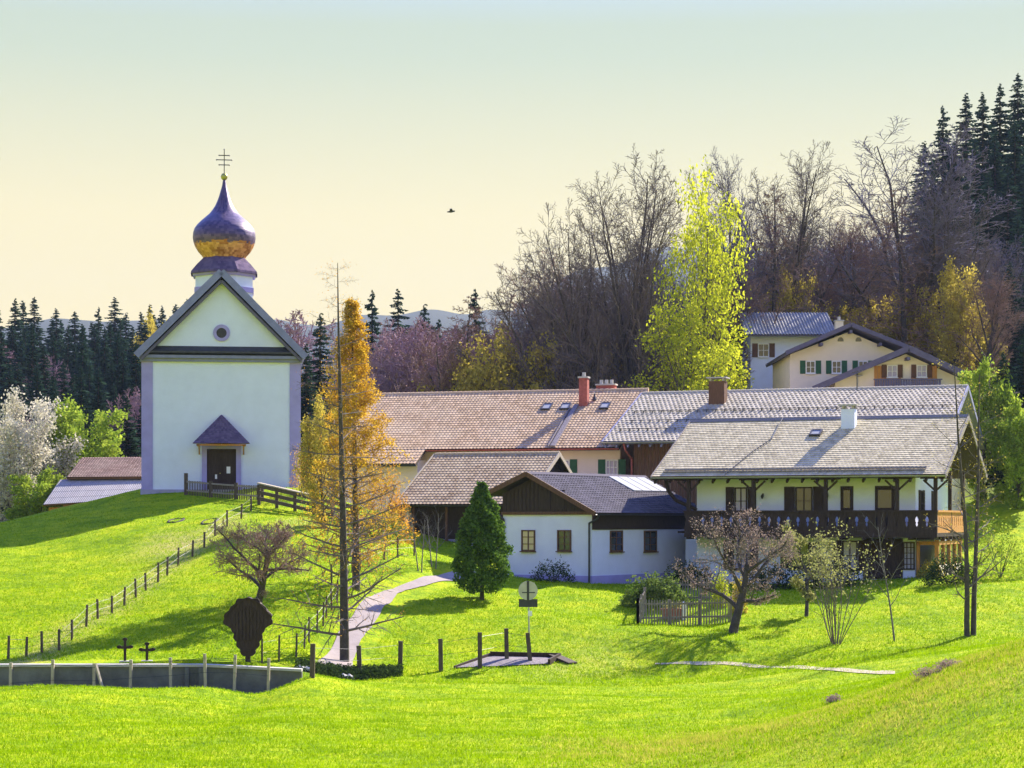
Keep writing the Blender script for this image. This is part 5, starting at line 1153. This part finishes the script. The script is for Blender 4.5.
bush('bush', 'small dark fir bush in front of the white gabled house', 818, 388, 3.0, 5.0, 2.5, M['dull'], .2, 1500, 35, Y=142)
for i, (px, Y) in enumerate(((330, 84), (352, 82.5))): pass

# ------------------------------------------------------------------ fences and posts
def post_fence(name, label, posts, Hs, wm, r=.05, wires=(.45, .85), wire_m='darkmetal', y0=60, lean=None, square=False, seed=1, group=None):
    gs = [p if isinstance(p, Vector) else G(p[0], p[1], y0) for p in posts]; root = thing(name, label, 'fence', gs[0], 0, group); r_ = random.Random(seed); tp = []
    for i, g_ in enumerate(gs):
        l = g_ - gs[0]; h_ = (Hs[i] if isinstance(Hs, (list, tuple)) else Hs)*r_.uniform(.92, 1.08); dx, dy = r_.uniform(-.05, .05), r_.uniform(-.04, .04)
        if lean and i in lean: dx = lean[i]
        mm_ = wm[i] if isinstance(wm, (list, tuple)) else wm
        q = MB(); top = Vector((l.x+dx, l.y+dy, l.z+h_))
        if square: q.bar((l.x, l.y, l.z-.3), top, r*2)
        else: q.tube((l.x, l.y, l.z-.3), top, r, r*.92, 8)
        q.build('post', M[mm_], root); tp.append((l, top, h_))
    q = MB()
    for a, b_ in zip(tp[:-1], tp[1:]):
        for wz in wires:
            pa = a[0].lerp(a[1], wz)+Vector((0,-r-.005,0)); pb = b_[0].lerp(b_[1], wz)+Vector((0,-r-.005,0)); q.tube(pa, pb, .006, n=4, caps=False)
    q.build('wire', M[wire_m], root); return root
post_fence('wire_fence', 'line of short dark posts and wire climbing the slope to the chapel', [GYp(8, 75.6), GYp(26, 76.2), GYp(42, 76.6)] + [tuple(p) for p in fence_px[4:]], .82, 'postwood', .055, y0=74, seed=2)
post_fence('wire_fence', 'post and wire fence on the grass along the left side of the road', [(262,664),(279,662),(296,657),(304,649),(309,643),(317,634),(323,626),(326,618),(332,611),(337,603),(341,594)], .98, 'postwood', .04, y0=74.3, seed=3)
post_fence('wire_fence', 'post fence above the road bend, in front of the low barn', [(332,585),(345,577),(352,573),(360,571),(369,567),(384,560),(398,558),(414,556)], .96, 'postwood', .045, y0=80, seed=4)
post_fence('wire_fence', 'row of pale weathered posts standing in front of the grey wall', [GYp(10, 71.6), GYp(52, 71.6), GYp(94, 71.6), GYp(130, 71.6), GYp(171, 71.55), GYp(206, 71.55), GYp(234, 71.6), GYp(268, 71.7)], [CAMZ+(HY-py_)/F*71.5-H((px_-CX)/F*71.5, 71.5) for px_, py_ in ((10, 663), (52, 662), (94, 660), (130, 660), (171, 657), (206, 654), (234, 653), (268, 655))], 'palewood', .05, (.55, .9), square=True, seed=5)
post_fence('wire_fence', 'row of stout dark posts in the meadow from the ivy bank to the round sign', [(312,678),(360,675),(400,672),(441,671),(480,668),(507,662),(531,663)], [1.15,1.15,1.2,1.2,1.35,1.3,1.15], 'postwood', .085, (.5, .88), y0=70, lean={6: -.14}, square=True, seed=6)
g_ = GYp(106, 71.0); q = MB(); q.bar((0,0,-.1), (-.44,.35,1.15), .08); o = q.build('brace_pole', M['palewood'], loc=g_); tag(o, 'slanting pale prop leaning on a post before the grey wall', 'prop')
# retaining wall
wl = thing('retaining_wall', 'long low grey concrete wall with pale coping at the foot of the chapel slope', 'wall', (0, 0, 0)); xs_ = np.linspace(-24, -7.6, 34); q, c_, = MB(), MB()
for a, b_ in zip(xs_[:-1], xs_[1:]):
    ya, yb = float(wallY(a))-.30, float(wallY(b_))-.30; za, zb = (CAMZ+(HY-(664.5 if a < -11 else 664.5+(a+11)*1.4))/F*ya, CAMZ+(HY-(664.5 if b_ < -11 else 664.5+(b_+11)*1.4))/F*yb)
    for mb_2, dy, lo, hi in ((q, .0, -1.6, -.07), (c_, .07, -.07, .02)):
        vs = [(a, ya-.16-dy, za+lo), (b_, yb-.16-dy, zb+lo), (b_, yb+.12+dy, zb+lo), (a, ya+.12+dy, za+lo), (a, ya-.16-dy, za+hi), (b_, yb-.16-dy, zb+hi), (b_, yb+.12+dy, zb+hi), (a, ya+.12+dy, za+hi)]
        mb_2.add(vs, [(0,3,2,1),(4,5,6,7),(0,1,5,4),(2,3,7,6)] + ([(3,0,4,7)] if a == xs_[0] else []) + ([(1,2,6,5)] if b_ == xs_[-1] else []))
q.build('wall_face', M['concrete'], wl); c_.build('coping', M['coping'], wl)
q = MB()
for px0, px1 in ((186, 190), (200, 208)): x0, x1 = (px0-CX)/F*72, (px1-CX)/F*72; q.box((x0, 71.72, -1.2), (x1, 71.95, .70))
q.build('buttress', M['concrete'], wl)
# grave crosses
for px, hgt, lab in ((125, .86, 'taller of the two dark wooden crosses standing behind the grey wall'), (147, .68, 'shorter of the two dark wooden crosses standing behind the grey wall')):
    g_ = GYp(px, 73.6); t_ = thing('grave_cross', lab, 'cross', g_, .15)
    MB().box((-.2, -.16, -.4), (.2, .16, .09)).build('base', M['coping'], t_)
    q = MB(); q.box((-.05, -.035, .09), (.05, .035, hgt)); q.box((-.21, -.034, hgt*.62), (.21, .034, hgt*.62+.1))
    for cx0, cz1 in ((0, hgt), (-.21, hgt*.62+.05), (.21, hgt*.62+.05)):
        for dx, dz in ((0,0), (.05,.03), (-.05,.03), (0,.06)): q.tube((cx0+dx*.9, -.033, cz1+dz*.6), (cx0+dx*.9, .033, cz1+dz*.6), .05, n=10)
    q.build('cross', M['darkwood'], t_)
# wayside shrine seen from behind
g_ = GYp(248, 73.9); t_ = thing('wayside_shrine', 'dark wooden wayside shrine on a post with scalloped outline, seen from behind', 'shrine', g_)
hh = CAMZ+(HY-598)/F*73.9-g_.z; kk = 73.9/F
zf_ = lambda py: CAMZ+(HY-py)/F*73.9-g_.z
outl = [(8,598.5),(13,604),(17,609),(21,613),(23.5,619),(22,625),(15,629),(13.5,635),(11.5,641),(9,647),(6,652),(3.5,656)]
poly = []
for s_ in (1, -1):
    ol = outl if s_ > 0 else outl[::-1]
    for i in range(len(ol)-1):
        (x0, y0_), (x1, y1_) = ol[i], ol[i+1]; dx, dy = x1-x0, y1_-y0_; L_ = math.hypot(dx, dy); nn_ = 6
        nx_, ny_ = (dy/L_, -dx/L_) if s_ > 0 else (-dy/L_, dx/L_)
        for k in range(nn_):
            u = k/nn_; bulge = 1.1*math.sin(math.pi*((u*2) % 1)); sgn = 1 if s_ > 0 else 1
            poly.append((s_*(x0+dx*u if s_ > 0 else x0+dx*u)*kk + (nx_*bulge*kk if s_ > 0 else -abs(nx_)*bulge*kk), zf_(y0_+dy*u) + (-ny_*bulge*kk if s_ > 0 else 0)))
# convex fan strips: slice horizontally
zs = np.linspace(zf_(656), zf_(598.5), 60); yy_ = [q_[1] for q_ in outl][::-1]; xx_ = [q_[0] for q_ in outl][::-1]; q = MB(); prev = None
for z in zs:
    py_ = HY-(z+g_.z-CAMZ)/73.9*F; hw_ = float(np.interp(-py_, [-y for y in yy_], xx_))*kk; hw_ += .075*abs(math.sin(z*11)); 
    if prev: q.prism([(-prev[1], prev[0]), (prev[1], prev[0]), (hw_, z), (-hw_, z)], -.05, .05, 'y')
    prev = (z, hw_)
q.build('back_board', M['darkwood'], t_)
q = MB()
for i in range(-4, 5): q.box((i*.13-.05, -.075, zf_(640 if abs(i) < 4 else 628)), (i*.13+.05, -.05, zf_(606+abs(i)*2)))
q.build('plank', M['darkwood'], t_)
q = MB(); 
for s_ in (-1, 1):
    q.bar((s_*.0, .12, zf_(597.5)), (s_*.42, .12, zf_(603)), .45, .05); q.bar((s_*.42, .12, zf_(603)), (s_*.86, .12, zf_(616)), .45, .05)
q.build('hood', M['darkwood'], t_)
MB().box((-.09, -.06, -.5), (.09, .06, zf_(650))).build('post', M['darkwood'], t_)
# round sign seen from behind
g_ = G(530, 661, 76); t_ = thing('road_sign', 'round road sign seen from behind with small plate on thin pole in meadow', 'sign', g_)
zf_ = lambda py: CAMZ+(HY-py)/F*g_.y-g_.z; kk = g_.y/F
MB().tube((0,0,-.3), (-2*kk,0,zf_(581)), .03, n=8).build('pole', M['metal'], t_)
q = MB(); q.tube((-2*kk,-.055,zf_(590.5)), (-2*kk,-.04,zf_(590.5)), 9.6*kk, n=36); o = q.build('round_plate', M['metal'], t_)
q = MB(); q.box((-3.2*kk, -.075, zf_(600)), (-.8*kk, -.055, zf_(581))); q.box((-8*kk, -.07, zf_(593)), (5*kk, -.055, zf_(592))); q.build('mounting_rail', M['darkmetal'], o)
MB().box((-11.2*kk, -.05, zf_(607)), (7.5*kk, -.035, zf_(599))).build('supplementary_plate', M['darkmetal'], t_)
q = MB(); q.box((-2*kk, -.05, zf_(616)), (2.0*kk, -.03, zf_(611))); q.build('sticker', M['white'], t_)
# picket fence enclosure
fa, fb = G(638, 624, 84), G(731, 622, 84); t_ = thing('picket_fence', 'grey picket fence enclosing a small garden beside the dark fruit tree', 'fence', fa)
def pickets(a, b_, n_):
    q = MB(); 
    for i in range(n_+1):
        p = a.lerp(b_, i/n_)-fa; z0 = H((p+fa).x, (p+fa).y)-fa.z; q.box((p.x-.03, p.y-.012, z0), (p.x+.03, p.y+.012, z0+1.05)); q.add([(p.x-.03, p.y, z0+1.05), (p.x+.03, p.y, z0+1.05), (p.x, p.y, z0+1.12)], [(0,1,2)])
    q.build('pickets', M['greywood'], t_)
    q = MB()
    for zz_ in (.25, .85):
        pa, pb = a-fa, b_-fa; q.bar((pa.x, pa.y+.04, H(a.x, a.y)-fa.z+zz_), (pb.x, pb.y+.04, H(b_.x, b_.y)-fa.z+zz_), .04, .08)
    q.build('rail', M['greywood'], t_)
    for i in range(0, 4):
        p = a.lerp(b_, i/3)-fa; z0 = H((p+fa).x, (p+fa).y)-fa.z; MB().box((p.x-.06, p.y+.06, z0-.3), (p.x+.06, p.y+.17, z0+1.12)).build('post', M['greywood'], t_)
fc = G(648, 603, 84); fd = G(728, 603, 84); pickets(fa, fb, 34); pickets(fc, fd, 30); pickets(fa, fc, 14)
fm_ = G(672, 619, 84); t2 = thing('planter_box', 'reddish brown planter box with pale leaves inside the picket fence', 'planter', fm_)
q = MB(); q.box((-.45, -.2, -.1), (.45, .2, .45)); q.box((-.48, -.23, .38), (.48, .23, .47)); q.build('box', M['rust'], t2)
rng = np.random.RandomState(4); V, Qq = leaves_arrays(np.c_[rng.uniform(-.4, .4, 150), rng.uniform(-.15, .15, 150), rng.uniform(.48, .72, 150)], .1, rng, 2, .04); obj('plants', mesh_np('plants', V, Qq, M['olive']), t2)
q = MB(); q.box((-.1, -.1, -.2), (.1, .1, .72)); q.add([(-.13,-.13,.72),(.13,-.13,.72),(.13,.13,.72),(-.13,.13,.72),(0,0,.84)], [(0,1,4),(1,2,4),(2,3,4),(3,0,4),(0,3,2,1)])
o = q.build('garden_post', M['white'], loc=G(684, 620, 84)); tag(o, 'white capped garden post beside the reddish planter box', 'post')
# railings by the chapel
ra, rb_ = GYp(186, 117.2), GYp(262, 113.5); t_ = thing('picket_railing', 'dark wooden picket railing in front of the chapel door', 'railing', ra); q = MB()
for i in range(46):
    p = ra.lerp(rb_, i/45)-ra; z0 = H((p+ra).x, (p+ra).y)-ra.z; q.box((p.x-.03, p.y-.012, z0), (p.x+.03, p.y+.012, z0+.85))
q.build('pickets', M['postwood'], t_); q = MB()
for zz_ in (.25, .75): q.bar((0, -.03, zz_), (rb_.x-ra.x, rb_.y-ra.y-.03, H(rb_.x, rb_.y)-ra.z+zz_), .05, .09)
q.build('rail', M['greywood'], t_)
for i in (0, 1, 2, 3): p = ra.lerp(rb_, i/3)-ra; z0 = H((p+ra).x, (p+ra).y)-ra.z; MB().box((p.x-.1, p.y-.1, z0-.3), (p.x+.1, p.y+.1, z0+(1.25 if i == 0 else .95))).build('post', M['postwood'], t_)
ra, rb_ = GYp(259, 112.5), GYp(352, 106.5); t_ = thing('plank_barrier', 'sturdy plank barrier with three dark boards running down right of the chapel', 'fence', ra); z1 = H(rb_.x, rb_.y)-ra.z
q = MB()
for k, zz_ in enumerate((.35, .7, 1.05)): q.bar((0, -.1, zz_), (rb_.x-ra.x, rb_.y-ra.y-.1, z1+zz_), .05, .2)
q.build('board', M['postwood'], t_); q = MB(); q.bar((0, -.05, 1.22), ((rb_.x-ra.x)*.55, (rb_.y-ra.y)*.55-.05, z1*.55+1.2), .28, .06); q.build('top_plank', M['palewood'], t_)
for i in range(6): p = ra.lerp(rb_, i/5)-ra; z0 = H((p+ra).x, (p+ra).y)-ra.z; MB().box((p.x-.09, p.y-.07, z0-.3), (p.x+.09, p.y+.07, z0+1.15)).build('post', M['postwood'], t_)
ra, rb_ = GYp(262, 109.5), GYp(350, 104); 
# grey-blue transformer style box behind the barrier
g_ = GYp(323, 118); t_ = thing('utility_box', 'grey blue utility box with white strip behind the plank barrier', 'box', g_)
zf_ = lambda py: CAMZ+(HY-py)/F*118-g_.z
MB().box((-.45, -.35, -.5), (.42, .35, zf_(478))).build('body', M['plinth'], t_); MB().box((-.52, -.42, zf_(478)), (.5, .42, zf_(475))).build('lid', M['metal'], t_); MB().box((-.2, -.37, zf_(497)), (.3, -.35, zf_(494.5))).build('strip', M['white'], t_)
# culvert patch of gravel with board edging in the meadow
pit = [G(452, 669, 74), G(490, 657.5, 74), G(560, 659, 74), G(549, 665, 74), G(500, 667.5, 74)]
t_ = thing('gravel_pit', 'small patch of grey gravel edged with dark boards beside the meadow posts', 'gravel patch', pit[0])
q = MB(); nn_ = len(pit); c0 = sum(pit, Vector())/nn_-pit[0]
ps = [p-pit[0]+Vector((0,0,.06)) for p in pit]; q.add([*ps, c0+Vector((0,0,.16))], [(i, (i+1) % nn_, nn_) for i in range(nn_)]); q.build('gravel', M['gravel'], t_)
q = MB()
for i in (1, 2): a, b_ = pit[i]-pit[0], pit[(i+1) % nn_]-pit[0]; q.bar(a+Vector((0,0,.1)), b_+Vector((0,0,.1)), .1, .26)
q.bar(pit[2]-pit[0]+Vector((-.3,0,.16)), G(573, 664.5, 74)-pit[0]+Vector((0,0,.03)), .5, .08); q.bar(pit[0]-pit[0]+Vector((.1,0,.05)), pit[1]-pit[0]+Vector((0,0,.1)), .08, .14); q.build('edging', M['darkwood'], t_)
# ivy bank between wall end and posts (a mass of leaves and stones)
rng = np.random.RandomState(12); n_ = 3500; px_ = rng.uniform(296, 402, n_); Yb = np.interp(px_, [296, 402], [74.2, 77.2]) + rng.uniform(-.9, .9, n_); xb = (px_-CX)/F*Yb
hb = hz(xb, Yb) + rng.rand(n_)*.38*(1-((Yb-np.interp(px_, [296, 402], [74.2, 77.2]))/.95)**2)
V, Qq = leaves_arrays(np.c_[xb, Yb, hb], .11, rng, 2, .03); o = obj('ivy', mesh_np('ivy', V, Qq, M['dull'])); tag(o, 'low bank of ivy between the wall end and the road', 'ivy', kind='stuff')
for i, px in enumerate((300, 306, 343, 349)):
    g_ = GYp(px, 74.2 + (px-296)/106*3 - .6); q = MB(); r_ = random.Random(i)
    vs = [(math.cos(a)*r_.uniform(.16, .26), math.sin(a)*.15, z) for z in (-.1, .12) for a in np.linspace(0, 6.28, 7)[:-1]] + [(0, 0, .22)]
    q.add(vs, [(k, (k+1) % 6, 6+(k+1) % 6, 6+k) for k in range(6)] + [(6+k, 6+(k+1) % 6, 12) for k in range(6)]); o = q.build('stone', M['coping'], loc=g_)
    tag(o, 'pale stone lying in the ivy bank by the wall end' if px < 320 else 'pale stone lying in the ivy in front of the larch foot', 'stone', 'stones by the wall end' if px < 320 else 'stones by the larch foot')
# dark ring shaped patches on the mound: shallow stone rings
for px, py, lab in ((176, 520.5, 'ring of dark turf edges on the mound, the left one'), (210, 521, 'ring of dark turf edges on the mound, the right one near the fence')):
    g_ = G(px, py, 90); q = MB(); rr_ = random.Random(px)
    ring_ = [(math.cos(R(k*24))*.40, math.sin(R(k*24))*.85) for k in range(16)]
    q.path([(x0, y0_, H(g_.x+x0, g_.y+y0_)-g_.z-.02+rr_.uniform(-.02, .03)) for x0, y0_ in ring_], .075, 6)
    o = q.build('turf_ring', M['bark'], loc=g_); tag(o, lab, 'turf ring')
# a bird in the sky
q = MB(); q.lathe([(.01,-.22),(.06,-.1),(.07,.0),(.04,.14),(.01,.2)], (0,0,0), 8)
o_b = at(451, 212, 100)
q = MB(); q.tube((-.2,0,0), (.0,0,.02), .02, .06, 8); q.tube((0,0,.02), (.2,0,.05), .06, .03, 8)
for s_ in (-1, 1): q.add([(-.08,0,.03), (.1,0,.03), (.06,s_*.22,.14), (-.04,s_*.22,.14), (-.08,s_*.42,.06)], [(0,1,2,3), (3,2,4)])
o = q.build('bird', M['darkmetal'], loc=o_b); tag(o, 'tiny dark bird flying alone in the pale sky', 'bird')

# ------------------------------------------------------------------ grass blades on the near meadow
def grass(name, n_, ylo, yhi, hgt, wid, seed, m_, sel=None, pxr=(-30, 1054)):
    rng = np.random.RandomState(seed); Yg = ylo + (yhi-ylo)*rng.rand(n_)**1.0; pxg = rng.uniform(*pxr, n_); xg = (pxg-CX)/F*Yg
    keep = np.ones(n_, bool)
    if sel is not None: keep &= sel(xg, Yg, rng)
    xg, Yg = xg[keep], Yg[keep]; k = len(xg); zg = hz(xg, Yg)-.01; a = rng.rand(k)*6.28; h_ = hgt*rng.uniform(.5, 1.3, k); w_ = wid*rng.uniform(.7, 1.3, k)
    lx, ly = rng.normal(0, .35, k)*h_, rng.normal(0, .35, k)*h_
    V = np.stack([np.c_[xg-np.cos(a)*w_, Yg-np.sin(a)*w_, zg], np.c_[xg+np.cos(a)*w_, Yg+np.sin(a)*w_, zg], np.c_[xg+lx, Yg+ly, zg+h_]], 1).reshape(-1, 3)
    o = obj(name, mesh_np(name, V, np.arange(3*k).reshape(-1, 3), m_)); return o
M['blade'] = leafmat('grass_blades', (.11,.23,.002), (.39,.54,.004), .45, .5)
M['blade_dry'] = leafmat('dry_grass_blades', (.36,.36,.03), (.62,.56,.12), .4, .9)
notpath = lambda x, y, r: np.ones(len(x), bool)
o = grass('meadow_grass', 260000, 46, 76, .085, .012, 1, M['blade'], lambda x, y, r: ~((y > 72.0) & (x < -7.5)) & (r.rand(len(x)) < (76.5-y)/30+.35)); tag(o, 'short bright green grass covering the near meadow', 'grass', kind='stuff')
bk = lambda x, y, r: r.rand(len(x)) < np.exp(-(dist_poly(x, y, bankx)/3.6)**2)*(.28+.7*ss((vnoise(x, y, 2.2, 9)+vnoise(x, y, .9, 19))*1.6+.2))
onroad = lambda x, y, r: (dist_poly(x, y, ROADC) > 1.15) & (r.rand(len(x)) < np.clip((128-y)/45, .25, 1)) & ~((y > 71.4) & (y < 72.8) & (x < -7.3))
o = grass('slope_grass', 300000, 75, 121, .10, .018, 3, M['blade'], onroad); tag(o, 'short grass on the lawn and the chapel slope', 'grass', kind='stuff')
o = grass('bank_grass', 120000, 34, 62, .085, .010, 7, M['blade'], lambda x, y, r: (r.rand(len(x)) < .8) & ((y < 46.5) | (x > 8)), (520, 1060)); tag(o, 'green grass of the bank at lower right', 'grass', kind='stuff')
o = grass('dry_grass', 240000, 36, 62, .10, .009, 2, M['blade_dry'], bk, (540, 1060)); tag(o, 'hay coloured dry grass tufts on the bank at lower right', 'dry grass', kind='stuff')

# haze: thin pale spring air round the whole place
m, t, out = nodes('haze_air'); pv = N(t, 'ShaderNodeVolumePrincipled'); pv.inputs['Color'].default_value = (.34,.45,.64,1); pv.inputs['Density'].default_value = .00011; pv.inputs['Anisotropy'].default_value = .2
t.links.new(pv.outputs[0], out.inputs['Volume'])
zlo = float(HZ.min())-1; zhi = float(HZ.max())+40
q = MB(); q.box((GX[0]-10, GY[0]-10, zlo), (GX[-1]+10, GY[-1]+10, zhi)); o = q.build('haze', m); tag(o, kind='stuff')
# brown weed clumps on the bank
for i, (px, py, w_, lab) in enumerate(((834, 702, .42, 'brown weed clump alone in the middle of the grassy bank'), (930, 676, .8, 'reddish dry weed clump near the end of the footpath'), (950, 668, .7, 'reddish dry weed clump on the bank crest, just right of the footpath end'))):
    bush('weed_clump', lab, px, py, w_, .18, .5, M['bud'], .05, 350, 60+i, y0=40, cat='weeds')
